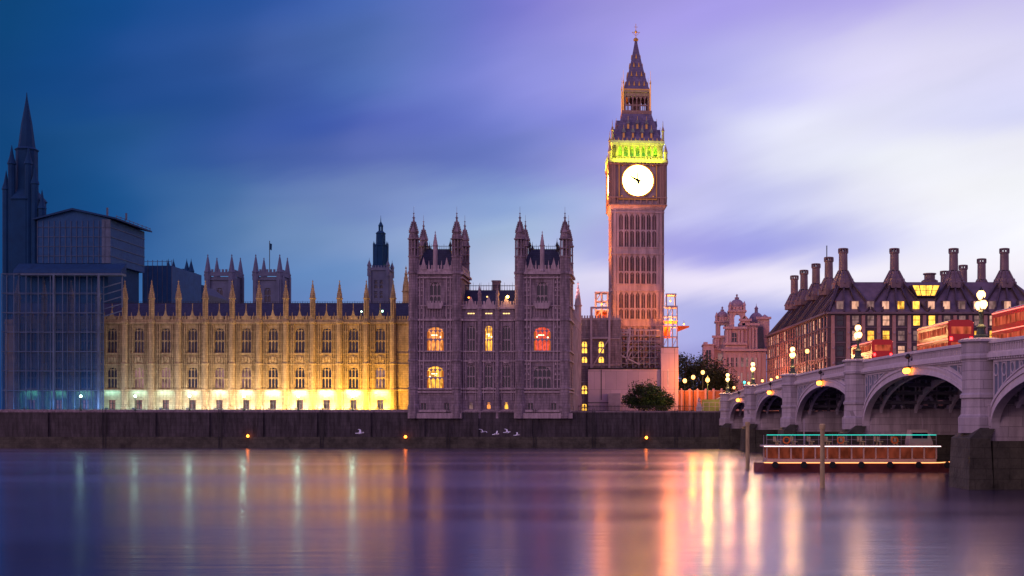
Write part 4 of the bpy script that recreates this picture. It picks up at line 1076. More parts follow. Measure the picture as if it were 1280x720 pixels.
def small_tower():
    Y = 380.0; Z = lambda p: PZ(p,Y)
    t = thing('turreted_tower', 'small dark tower with four thin spires left of the twin church towers', 'tower', (PX(223,Y), Y, 6.6))
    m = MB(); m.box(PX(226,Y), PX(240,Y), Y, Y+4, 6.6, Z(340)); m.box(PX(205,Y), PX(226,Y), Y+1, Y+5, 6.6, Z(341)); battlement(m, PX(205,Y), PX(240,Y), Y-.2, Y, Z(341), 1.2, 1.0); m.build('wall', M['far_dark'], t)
    for px in (210, 216.5, 233, 238.5):
        m = MB(); m.lathe(PX(px,Y), Y+.3, [(.8,6.6),(.8,Z(340)),(.95,Z(339)),(.75,Z(337)),(.1,Z(326)),(.03,Z(323))], 8); m.build('pinnacle', M['far_dark'], t)
    t = thing('gabled_roof', 'dark sloping hall roof between the small tower and the left church tower', 'building', (PX(243,400), 400, 6.6))
    m = MB(); Yq = 400; m.prism([(PX(232,Yq),6.6),(PX(258,Yq),6.6),(PX(258,Yq),PZ(368,Yq)),(PX(241,Yq),PZ(354,Yq)),(PX(232,Yq),PZ(362,Yq))], Yq, Yq+20); m.build('roof', M['slate'], t)
    Yq = 380; m = MB(); m.box(PX(229,Yq), PX(232,Yq), Yq+14, Yq+16, 6.6, PZ(350,Yq)); m.build('chimney', M['far_dark'], t)
small_tower()

def lantern_tower():
    Y = 305.0; Z = lambda p: PZ(p,Y); x0, x1 = PX(460.5,Y), PX(486,Y); w_ = x1-x0; c = (x0+x1)/2; cy = Y+w_/2
    t = thing('ventilation_tower', 'slim grey gothic tower with octagonal lantern rising behind the wing roof beside the pavilion', 'tower', (c, Y, 6.6))
    m = MB(); holes = [(w_/2-1.15+q-.42, w_/2-1.15+q+.42, a, b) for q in (0.5, 1.8) for a, b in ((Z(373),Z(364)),(Z(361),Z(350)))]
    wall_holes(m, (x0,Y), 0, 0, w_, 6.6, Z(338), holes, .4); m.box(x0, x1, Y+.8, Y+w_, 6.6, Z(338)); m.build('wall', M['far_stone'], t)
    for h in holes: window(t, x0+(h[0]+h[1])/2, Y, h[2], 0, h[1]-h[0], h[3]-h[2], 1, (.5,), True, M['far_stone'], M['glass'], depth=.35)
    m = MB(); m.box(x0-.25, x1+.25, Y-.25, Y+w_+.2, Z(338), Z(336.5)); battlement(m, x0, x1, Y-.2, Y, Z(336.5), .9, .7)
    for x in (x0+.35, x1-.35): m.box(x-.35, x+.35, Y-.3, Y, 6.6, Z(338))
    m.build('moulding', M['far_stone'], t)
    for x, y in ((x0+.2,Y),(x1-.2,Y),(x0+.2,Y+w_),(x1-.2,Y+w_)):
        m = MB(); m.lathe(x, y, [(.5,Z(345)),(.42,Z(333)),(.55,Z(332)),(.05,Z(325)),(.02,Z(322))], 8); m.build('pinnacle', M['far_stone'], t)
    m = MB(); m.lathe(c, cy, [(1.72,Z(338)),(1.72,Z(307)),(1.9,Z(306)),(1.9,Z(304.5)),(1.15,Z(304))], 8)
    for k in range(8):
        a = k*math.pi/4+math.pi/8; m.bar((c+1.7*math.cos(a), cy+1.7*math.sin(a), Z(338)), (c+1.7*math.cos(a), cy+1.7*math.sin(a), Z(303)), .3); m.fru(c+1.7*math.cos(a)-.12,c+1.7*math.cos(a)+.12,cy+1.7*math.sin(a)-.12,cy+1.7*math.sin(a)+.12,Z(304), c+1.7*math.cos(a)-.02,c+1.7*math.cos(a)+.02,cy+1.7*math.sin(a)-.02,cy+1.7*math.sin(a)+.02,Z(300))
    m.lathe(c, cy, [(1.15,Z(304.5)),(1.1,Z(291)),(1.25,Z(290)),(.62,Z(287)),(.5,Z(286.8))], 8)
    for k in range(6):
        a = k*math.pi/3; m.bar((c+.45*math.cos(a), cy+.45*math.sin(a), Z(287)), (c+.45*math.cos(a), cy+.45*math.sin(a), Z(281)), .16)
    m.lathe(c, cy, [(.6,Z(281)),(.6,Z(280)),(.4,Z(278)),(.1,Z(275)),(.05,Z(270)),(.02,Z(267))], 8)
    m.build('lantern', M['far_dark'], t)
lantern_tower()
# pinnacle peeping out beside the pavilion
m = MB(); spirelet(m, PX(507.5,300), 300, PZ(380,300), .8, 3, 6); m.lathe(PX(507.5,300), 300, [(.9,6.6),(.9,PZ(380,300))], 8)
single(m, 'stair_turret', M['gold_stone'], 'small crocketed stair turret peeping out just left of the pavilion', 'turret', (PX(507.5,300), 300, 6.6))

def covered_hall():
    Y = 300.0; Z = lambda p: PZ(p,Y); x0, x1 = PX(47,Y), PX(138,Y); yb = Y+20; xp = PX(92,Y)
    t = thing('sheeted_roof_enclosure', 'huge sheeted scaffold box, tinted with the blue fade, with a low gable above the left end of the wing', 'scaffold enclosure', ((x0+x1)/2, Y, 6.6))
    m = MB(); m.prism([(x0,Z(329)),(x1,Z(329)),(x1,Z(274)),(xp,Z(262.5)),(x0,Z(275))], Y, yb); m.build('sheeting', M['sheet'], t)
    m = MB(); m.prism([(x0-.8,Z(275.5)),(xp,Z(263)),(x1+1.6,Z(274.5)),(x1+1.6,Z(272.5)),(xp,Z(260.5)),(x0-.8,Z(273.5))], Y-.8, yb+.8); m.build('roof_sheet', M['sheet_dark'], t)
    m = MB()
    for k in range(14):
        x = x0+(x1-x0)*k/13; m.bar((x,Y-.1,Z(329)),(x,Y-.1,Z(276)),.1)
    for zz in (320,308,296,284): m.bar((x0,Y-.1,Z(zz)),(x1,Y-.1,Z(zz)),.1); m.bar((x1+.1,Y,Z(zz)),(x1+.1,yb,Z(zz)),.1)
    for k in range(9):
        f = k/8; xx = x1+1.4; m.bar((xx,Y+20*f,Z(273)),(xx,Y+20*f,Z(269)),.12)
    m.bar((x1+1.4,Y,Z(270)),(x1+1.4,yb,Z(270)),.1)
    for px, tp in ((125,256),(149,263),(75,262)): m.bar((PX(px,Y),Y+4,Z(272)),(PX(px,Y),Y+4,Z(tp)),.35)
    m.box(x1-2.0, x1+.03, Y-.04, Y, Z(329), Z(274.3))
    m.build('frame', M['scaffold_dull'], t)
    m = MB(); m.box(x0+1, x1-1, Y+1, yb-1, 6.6, Z(329)); m.build('hall_wall', M['far_dark'], t)
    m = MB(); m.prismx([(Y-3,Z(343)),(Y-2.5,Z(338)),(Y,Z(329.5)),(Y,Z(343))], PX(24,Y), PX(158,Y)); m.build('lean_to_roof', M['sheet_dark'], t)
    t = thing('sheeted_wall_enclosure', 'lower sheeted enclosure, tinted with the blue fade, stepping down to the right of the big box', 'scaffold enclosure', (PX(200,330), 330, 6.6))
    Yq = 330; zq = lambda p: PZ(p,Yq); m = MB(); m.prismx([(Yq,6.6),(Yq,zq(332)),(Yq+22,zq(332)),(Yq+22,6.6)], PX(178,Yq), PX(214,Yq)); m.build('sheeting', M['sheet'], t)
    m = MB(); 
    for k in range(7): x = PX(179+6*k,Yq); m.bar((x,Yq-.1,6.6),(x,Yq-.1,zq(325)),.12)
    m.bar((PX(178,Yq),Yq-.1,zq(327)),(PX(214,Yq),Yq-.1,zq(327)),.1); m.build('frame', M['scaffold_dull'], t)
covered_hall()
Yq = 249.0
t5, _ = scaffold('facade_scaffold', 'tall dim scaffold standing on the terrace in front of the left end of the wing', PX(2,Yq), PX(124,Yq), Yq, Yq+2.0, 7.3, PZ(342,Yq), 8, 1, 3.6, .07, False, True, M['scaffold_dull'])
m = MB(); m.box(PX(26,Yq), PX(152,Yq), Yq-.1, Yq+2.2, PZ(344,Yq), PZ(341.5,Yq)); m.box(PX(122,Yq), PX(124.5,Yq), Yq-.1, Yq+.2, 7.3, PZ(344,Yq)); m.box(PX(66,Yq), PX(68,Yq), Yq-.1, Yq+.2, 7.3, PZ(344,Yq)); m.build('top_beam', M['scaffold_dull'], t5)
nm = bpy.data.materials.new('blue dimming sheet'); nm.use_nodes = True; nt_ = nm.node_tree
pb_ = nt_.nodes['Principled BSDF']; pb_.inputs['Base Color'].default_value = (.012,.085,.22,1); pb_.inputs['Roughness'].default_value = .9
ck = nt_.nodes.new('ShaderNodeTexNoise'); ck.inputs['Scale'].default_value = .5; mr_ = nt_.nodes.new('ShaderNodeMapRange')
ge_ = nt_.nodes.new('ShaderNodeNewGeometry'); nt_.links.new(ge_.outputs['Position'], ck.inputs['Vector']); nt_.links.new(ck.outputs['Fac'], mr_.inputs[0])
mr_.inputs[3].default_value = .30; mr_.inputs[4].default_value = .55; nt_.links.new(mr_.outputs[0], pb_.inputs['Alpha'])
m = MB(); m.box(PX(-4,Yq), PX(124,Yq), Yq+2.15, Yq+2.18, 7.4, PZ(344,Yq)); m.build('dimming_sheet', nm, t5)  # sheer blue sheet added to dim the left end of the wing
m = MB()
for k in range(5): m.bar((PX(126,Yq),Yq+1,PZ(395-9*k,Yq)), (PX(150,Yq),Yq+1,PZ(388-9*k,Yq)), .18)
m.bar((PX(150,Yq),Yq+1,7.3+20),(PX(150,Yq),Yq+1,PZ(343,Yq)),.2)
m.build('stair', M['scaffold_dull'], t5)
def far_spire():
    Y = 300.0; Z = lambda p: PZ(p,Y); c = PX(23,Y)
    t = thing('spired_tower', 'very faint dark spired tower at the far left edge of the skyline', 'tower', (c, Y, 6.6))
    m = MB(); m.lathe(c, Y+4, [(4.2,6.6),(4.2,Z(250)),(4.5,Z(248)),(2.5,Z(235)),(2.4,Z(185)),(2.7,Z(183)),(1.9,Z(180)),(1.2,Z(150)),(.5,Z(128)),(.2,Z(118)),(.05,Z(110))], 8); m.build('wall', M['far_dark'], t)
    for px, tp in ((5,212),(12,180),(33,180),(41,205),(50,236)):
        m = MB(); x = PX(px,Y); m.lathe(x, Y+1, [(.8,6.6),(.8,Z(tp+25)),(1,Z(tp+24)),(.5,Z(tp+15)),(.1,Z(tp+2)),(.03,Z(tp))], 8); m.build('pinnacle', M['far_dark'], t)
far_spire()

# ------------------------------------------------------------------ domed stone building behind the bridge end
def domed():
    Y = 380.0; Z = lambda p: PZ(p,Y); X = lambda p: PX(p,Y); st = M['rosy_lit_stone']
    t = thing('domed_building', 'ornate rosy stone building with two open domed towers and a broad lead dome', 'building', (X(925), Y, 6.6))
    m = MB()
    m.box(X(879.5), X(893), Y+2, Y+12, 6.6, Z(431)); m.box(X(878.5), X(894), Y+1.7, Y+12.3, Z(431), Z(429.5)); m.box(X(880), X(885), Y+2, Y+6, Z(429.5), Z(427))
    m.box(X(892), X(913), Y+4, Y+14, 6.6, Z(437))
    m.box(X(904), X(958), Y, Y+24, 6.6, Z(440))
    m.box(X(906), X(932), Y+.5, Y+10, Z(440), Z(432)); m.box(X(907), X(931), Y+.8, Y+9, Z(432), Z(411))
    m.box(X(926), X(948), Y+1.5, Y+16, Z(440), Z(407)); m.box(X(926), X(938), Y+1.2, Y+14, Z(407), Z(401)); m.box(X(948), X(963), Y+3, Y+18, Z(440), Z(398))
    m.box(X(893), X(912), Y+5, Y+13, Z(437), Z(421))
    m.build('wall', st, t)
    m = MB()
    for a, b, zz, yy, d in ((904,958,439,Y,.6),(906,932,431,Y+.5,.5),(907,931,411,Y+.8,.7),(926,948,406.5,Y+1.5,.5),(926,938,401,Y+1.2,.5),(893,912,421,Y+5,.5),(892,913,437,Y+4,.5),(948,963,398,Y+3,.5)):
        m.box(X(a)-d, X(b)+d, yy-d, yy+.3, Z(zz), Z(zz)+.7)
    for k in range(9): x = X(906+6.2*k); m.box(x-.35, x+.35, Y-.35, Y, 6.6, Z(441))
    for px in (909.5, 913, 924, 928): m.lathe(X(px), Y+.5, [(.5,Z(431)),(.42,Z(429)),(.38,Z(414)),(.55,Z(412))], 10)
    for px in (929, 933, 938, 942, 946): m.lathe(X(px), Y+1.2, [(.45,Z(437)),(.36,Z(412)),(.5,Z(409))], 8)
    for px in (896, 899, 906, 909): m.lathe(X(px), Y+4.8, [(.45,Z(436)),(.36,Z(425)),(.5,Z(422))], 8)
    m.prism([(X(926),Z(400)),(X(938),Z(400)),(X(932),Z(394))], Y+1, Y+4)
    m.build('column', st, t)
    def bell(c, yy, hw, ztop, zdrum, zarch, zbase, dometop):
        m = MB()
        for sx in (-1, 1):
            for sy in (-1, 1): m.box(X(c)+sx*hw-(.9 if sx > 0 else 0.0)-(0 if sx>0 else 0), X(c)+sx*hw+(.0 if sx > 0 else .9), yy+hw+sy*hw-(.9 if sy>0 else 0), yy+hw+sy*hw+(0 if sy>0 else .9), Z(zbase), Z(zarch))
        w2 = hw
        for sx in (-1, 1): m.box(X(c)+sx*hw*.62-.55, X(c)+sx*hw*.62+.55, yy+.1, yy+.9, Z(zbase), Z(zarch))
        m.box(X(c)-hw, X(c)+hw, yy, yy+2*hw, Z(zarch), Z(zarch)+.6); m.box(X(c)-hw-.4, X(c)+hw+.4, yy-.4, yy+2*hw+.4, Z(zarch)+.6, Z(zarch)+1.1)
        m.prism([(X(c)-.9,Z(zarch)),(X(c)-.9,Z(zarch)-1.0),(X(c)-.5,Z(zarch)-.3),(X(c),Z(zarch)-.05),(X(c)+.5,Z(zarch)-.3),(X(c)+.9,Z(zarch)-1.0),(X(c)+.9,Z(zarch))], yy+.1, yy+.8)
        m.box(X(c)-hw*.3, X(c)+hw*.3, yy+hw*1.6, yy+hw*1.62, Z(zbase), Z(zbase)+.01)
        # drum with round openings
        cy = yy+hw; r = hw*.92; z0_, z1_ = Z(zarch)+1.1, Z(zdrum)
        m.lathe(X(c), cy, [(r,z0_),(r,z0_+.5)], 12); m.lathe(X(c), cy, [(r,z1_-.5),(r*1.12,z1_-.3),(r*1.12,z1_)], 12)
        for k in range(12):
            a = k*math.pi/6; m.bar((X(c)+r*.9*math.cos(a), cy+r*.9*math.sin(a), z0_), (X(c)+r*.9*math.cos(a), cy+r*.9*math.sin(a), z1_), .75)
        for sx in (-1,1):
            for sy in (-1,1): m.lathe(X(c)+sx*hw*.9, cy+sy*hw*.9, [(.4,Z(zarch)+1.1),(.35,Z(zarch)+2.4),(.5,Z(zarch)+2.6),(.05,Z(zarch)+3.8)], 8)
        m.build('bell_tower', st, t)
        m = MB(); zt = Z(dometop); H_ = zt-z1_
        m.lathe(X(c), cy, [(r*1.02*math.cos(a*math.pi/2/8), z1_+H_*.8*math.sin(a*math.pi/2/8)) for a in range(8)]+[(r*.3,z1_+H_*.8),(r*.32,z1_+H_*.95),(r*.12,z1_+H_),(.2,z1_+H_*1.1),(.35,z1_+H_*1.2),(.03,Z(ztop))], 16)
        m.build('dome', M['dome_lead'], t, smooth=False)
    bell(922, Y+1, 2.35, 366, 382.5, 392, 411, 370)
    bell(904.5, Y+5.5, 1.95, 380, 394, 404, 421, 384)
    m = MB(); r = 2.5; cx = X(948); cy = Y+8; z1_, zt = Z(402.5), Z(387.5)
    m.lathe(cx, cy, [(r,Z(407)),(r,z1_)]+[(r*math.cos(a*math.pi/2/9), z1_+(zt-z1_)*math.sin(a*math.pi/2/9)) for a in range(9)]+[(.3,zt)], 18)
    m.lathe(cx, cy, [(.55,zt-.2),(.5,zt+1.0),(.7,zt+1.1),(.1,zt+1.9),(.03,zt+2.7)], 8); m.build('dome', M['dome_lead'], t)
    m = MB(); m.prism([(X(943),Z(440)),(X(956),Z(440)),(X(954),Z(408)),(X(945),Z(408))], Y+1, Y+2.2); m.build('roof', M['slate'], t)
    m = MB(); m.lathe(X(958), Y+6, [(1.2,Z(400)),(1.2,Z(396)),(1.4,Z(395)),(.8,Z(393)),(.1,Z(391))], 8); m.build('turret', st, t)
    for (px, a, b, yy) in ((912,459,447,Y),(918.5,459,447,Y),(925,459,447,Y),(931,459,447,Y),(937,459,447,Y),(943,459,447,Y),(918,428,416,Y+.8),(912,480,466,Y),(925,480,466,Y),(937,480,466,Y),(901,451,441,Y+4),(886,450,437,Y+2)):
        window(t, X(px), yy-.45, Z(a), 0, 1.5, Z(b)-Z(a), 2, (.5,), False, st, M['glass'] if px % 2 < 1 else M['lit_dim'])
domed()

# ------------------------------------------------------------------ office building with tall chimneys
DV = Vector((-.08125, 1)).normalized(); ang = math.atan2(DV.y, DV.x)          # direction of the street beside it
def office():
    Y = 290.0; C = Vector((PX(1035,Y), Y)); p = 3.46; ne, nf = 14, 24; W = 51.0; Lf = 83.0
    zE = PZ(392,Y); zR = 37.4; fl = 3.44
    t = thing('office_building', 'large dark bronze office block with rows of lit windows and tall round roof chimneys', 'office building', (C.x+W/2, Y, 6.6))
    rz_f = ang-math.pi      # run towards the corner so that the outside is on the right
    F0 = C+DV*Lf
    rows = [zE-.35-2.45-fl*k for k in range(5)]
    colX = [PX(1050.5,Y)-C.x+p*k for k in range(ne)]
    holes = [(c-.8, c+.8, z, z+2.35) for c in colX for z in rows]
    m = MB(); wall_holes(m, C, 0, 0, W, 6.6, zE, holes, .4)
    fc = [Lf-2.6-p*k*1.0 for k in range(nf-1)]
    fh = [(c-.8, c+.8, z, z+2.35) for c in fc for z in rows[:5]]
    wall_holes(m, F0, rz_f, 0, Lf, 6.6, zE, fh, .4)
    B1 = Vector((C.x+W, Y)); B2 = B1+DV*Lf
    m.add([(B1.x,B1.y,6.6),(B2.x,B2.y,6.6),(B2.x,B2.y,zE),(B1.x,B1.y,zE)],[(0,1,2,3)]); m.add([(F0.x,F0.y,6.6),(B2.x,B2.y,6.6),(B2.x,B2.y,zE),(F0.x,F0.y,zE)],[(0,1,2,3)])
    m.build('wall', M['bronze_dark'], t)
    rnd = random.Random(11); cnt = 0
    lit_map = {(6,1):'lit_gold',(5,1):'lit_gold',(5,2):'lit_gold',(6,0):'lit_gold'}
    for j, z in enumerate(rows):
        for i, c in enumerate(colX):
            k = rnd.random(); mt = 'lit_pale' if k < .5 else 'lit_dim' if k < .93 else 'lit_yellow'
            if j == 0 and i in (5, 6): mt = 'lit_gold'
            if (j == 2 and i in (1, 2, 3)) or (j == 1 and i in (9, 10)): mt = 'lit_yellow'
            if i == 0: mt = 'glass'
            if j > 3: mt = 'lit_pale'
            window(t, C.x+c, Y, z, 0, 1.6, 2.35, 1, (.55,), False, M['bronze_dark'], M[mt], depth=.4, bar=.13); cnt += 1
    rest = MB(); rg = MB()
    for j, z in enumerate(rows[:5]):
        for i, c in enumerate(fc):
            P = F0+Vector((math.cos(rz_f), math.sin(rz_f)))*c
            if i < 4 or (j == 0 and i < 5): 
                window(t, P.x, P.y, z, rz_f, 1.6, 2.35, 1, (.55,), False, M['bronze_dark'], M['lit_pale'] if rnd.random() < .4 else M['glass'], depth=.14, bar=.13); cnt += 1
            else:
                s = len(rest.v); rest.box(-.8,.8,.02,.08,1.2,1.35); rest.box(-.8,-.7,.02,.08,0,2.35); rest.box(.7,.8,.02,.08,0,2.35); rest.box(-.75,.75,.09,.13,.02,2.33)
                rest.xf(Matrix.Translation((P.x,P.y,z)) @ Matrix.Rotation(rz_f,4,'Z'), s)
    ro = tag(rest.build('window_row', M['bronze_dark'], t), kind='stuff')
    for nm in ('glass', 'lit_dim', 'lit_pale'): ro.data.materials.append(M[nm])
    for i in range(len(rest.f)//24):
        q = rnd.choice((1, 1, 2, 2, 3))
        for f in range(i*24+18, i*24+24): ro.data.polygons[f].material_index = q
    # stone piers between the bays, tapering upwards, with pale studs
    m = MB(); stud = MB()
    for i in range(ne+1):
        x = C.x+colX[0]-p/2+p*i; m.fru(x-.62,x+.62,Y-.7,Y,6.6, x-.36,x+.36,Y-.35,Y,zE-.4)
        for z in rows[1:5]: stud.box(x-.22, x+.22, Y-.8, Y-.5, z+1.7, z+2.1)
    uf = Vector((math.cos(rz_f), math.sin(rz_f)))
    for i in range(nf):
        c = Lf-2.6+p/2-p*i; P = F0+uf*c; s = len(m.v)
        m.fru(-.4,.4,-.22,0,6.6,-.25,.25,-.1,0,zE-.4); m.xf(Matrix.Translation((P.x,P.y,0)) @ Matrix.Rotation(rz_f,4,'Z'), s)
    m.build('pier', M['pier_stone'], t)
    stud.build('stud', M['rosy_lit_stone'], t)
    # spandrel shelves between storeys and the eaves gutter
    m = MB()
    for z in rows: m.box(C.x, C.x+W, Y-.25, Y, z-.42, z-.22)
    m.box(C.x-.5, C.x+W+.5, Y-.8, Y+.1, zE-.1, zE+.35)
    s = len(m.v); m.box(0, Lf, -.8, .1, zE-.1, zE+.35)
    for z in rows[:5]: m.box(0, Lf, -.25, 0, z-.42, z-.22)
    m.xf(Matrix.Translation((F0.x,F0.y,0)) @ Matrix.Rotation(rz_f,4,'Z'), s)
    m.build('ledge', M['bronze'], t)
    # roof: steep lower slope with dormer windows, flat top
    ins = 6.0; insY = 8.0
    def Q(u, v): return Vector((C.x+u, C.y))+DV*v      # u along the river, v along the street
    base = [Q(0,0), Q(W,0), Q(W,Lf), Q(0,Lf)]; top = [Q(ins,insY), Q(W-ins,insY), Q(W-ins,Lf-insY), Q(ins,Lf-insY)]
    m = MB(); m.add([(a.x,a.y,zE+.3) for a in base]+[(a.x,a.y,zR) for a in top], [(0,1,5,4),(1,2,6,5),(2,3,7,6),(3,0,4,7),(4,5,6,7)])
    rf = m.build('roof', M['bronze'], t)
    # chimneys and the duct ribs fanning down from them
    def on_slope(a, b, f): return (a.x+(b.x-a.x)*f, a.y+(b.y-a.y)*f, zE+.3+(zR-zE-.3)*f)
    ch = [(PX(1054,298),298,'e'),(PX(1118,298),298,'e'),(PX(1192,298),298,'e'),(PX(1255.5,298),298,'e'),
          (PX(1036,314),314,'f'),(PX(1020,327),327,'f'),(PX(1005,341),341,'f'),(PX(993,354),354,'f'),(PX(1227,317),317,'b'),(PX(1204,330),330,'b'),(PX(1180.5,343),343,'b')]
    prof = [(2.8,zR-1.6),(2.8,zR-.1),(2.5,zR+.1),(2.4,zR+.7),(2.1,zR+.8),(1.7,zR+1.7),(1.5,zR+1.8),(1.25,zR+2.5),(1.05,zR+2.7),(1.0,44.0),(1.18,44.1),(1.18,44.35)]
    for k, (x, y, s_) in enumerate(ch):
        m = MB(); m.lathe(x, y, prof[:8], 8); m.lathe(x, y, prof[8:], 14)
        for q in range(10):
            a = q*2*math.pi/10; m.bar((x+1.05*math.cos(a), y+1.05*math.sin(a), 44.3), (x+1.05*math.cos(a), y+1.05*math.sin(a), 45.0), .28)
        m.lathe(x, y, [(1.18,45.0),(1.18,45.2),(1.0,45.25)], 14)
        m.lathe(x, y, [(1.12,39.6),(1.12,39.8)], 14)
        for q in range(8):
            a = q*math.pi/4; m.bar((x+2.8*math.cos(a), y+2.8*math.sin(a), zR-.6), (x+1.1*math.cos(a), y+1.1*math.sin(a), zR+2.7), .22)
        m.build('chimney', M['bronze'], rf)
    m = MB()
    for x, y, s_ in ch[:4]:
        for q in (-2,-1,0,1,2):
            xe = x-.9+q*p; xe = min(max(xe, C.x+.3), C.x+W-.3)
            m.bar((xe, Y+.0, zE+.4), (x+q*.7, 297.3, zR+.3), .38, .5)
    i = 0
    for v in range(24):
        v0 = v*p+1; a = Q(0, v0); b = Q(ins, min(max(insY, v0+ (1.5 if v % 4 < 2 else -1.5)), Lf-insY)); m.bar((a.x, a.y, zE+.4), (b.x, b.y, zR+.15), .32, .45)
    m.build('duct_rib', M['bronze_dark'], rf)
    for i, c in enumerate(colX):
        f = .18; zz = zE+.9; yy = Y+.75; lit = {4:'lit_yellow',5:'lit_gold',6:'lit_pale'}.get(i, 'lit_pale' if i % 2 else 'lit_dim')
        m = MB(); m.box(C.x+c-.95, C.x+c-.75, yy-.1, yy+2.4, zz-.3, zz+2.0); m.box(C.x+c+.75, C.x+c+.95, yy-.1, yy+2.4, zz-.3, zz+2.0); m.box(C.x+c-.95, C.x+c+.95, yy-.1, yy+2.4, zz+1.95, zz+2.15); m.box(C.x+c-.8, C.x+c+.8, yy-.05, yy+.1, zz-.35, zz+.1)
        d = m.build('dormer', M['bronze'], rf)
        m = MB(); m.box(C.x+c-.75, C.x+c+.75, yy+.1, yy+.15, zz+.1, zz+1.95); m.build('dormer_pane', M[lit], t)
    # glazed atrium light half way up the slope
    xa = PX(1161,Y); m = MB(); m.prism([(xa-2.2,zE+4.2),(xa+2.2,zE+4.2),(xa+3.4,zE+6.8),(xa-3.4,zE+6.8)], Y+3.0, Y+6); m.build('atrium_frame', M['bronze_dark'], rf)
    m = MB()
    for k in range(4):
        for r_ in range(2):
            u0 = -1+.5*k; g0 = 2.1+(r_*.45)
            z0_, z1_ = zE+4.4+r_*1.2, zE+5.5+r_*1.2; wa = 2.1+.55*(r_); wb = wa+.5
            m.add([(xa+wa*u0+.1,Y+2.95,z0_),(xa+wa*(u0+.5)-.1,Y+2.95,z0_),(xa+wb*(u0+.5)-.1,Y+2.95,z1_),(xa+wb*u0+.1,Y+2.95,z1_)],[(0,1,2,3)])
    m.build('atrium_pane', M['lit_gold'], t)
    m = MB(); x = PX(1162,Y+20); m.lathe(x, Y+20, [(2,zR),(2,zR+1.6),(1.3,zR+2),(1.3,zR+3),(1.6,zR+3.1),(1.6,zR+3.4)], 10); m.build('vent', M['bronze'], rf)
    m = MB(); x, y = PX(1033.5,330), 330; m.bar((x,y,zR),(x,y,PZ(307,330)),.22); m.build('mast', M['dark_iron'], rf)
office()

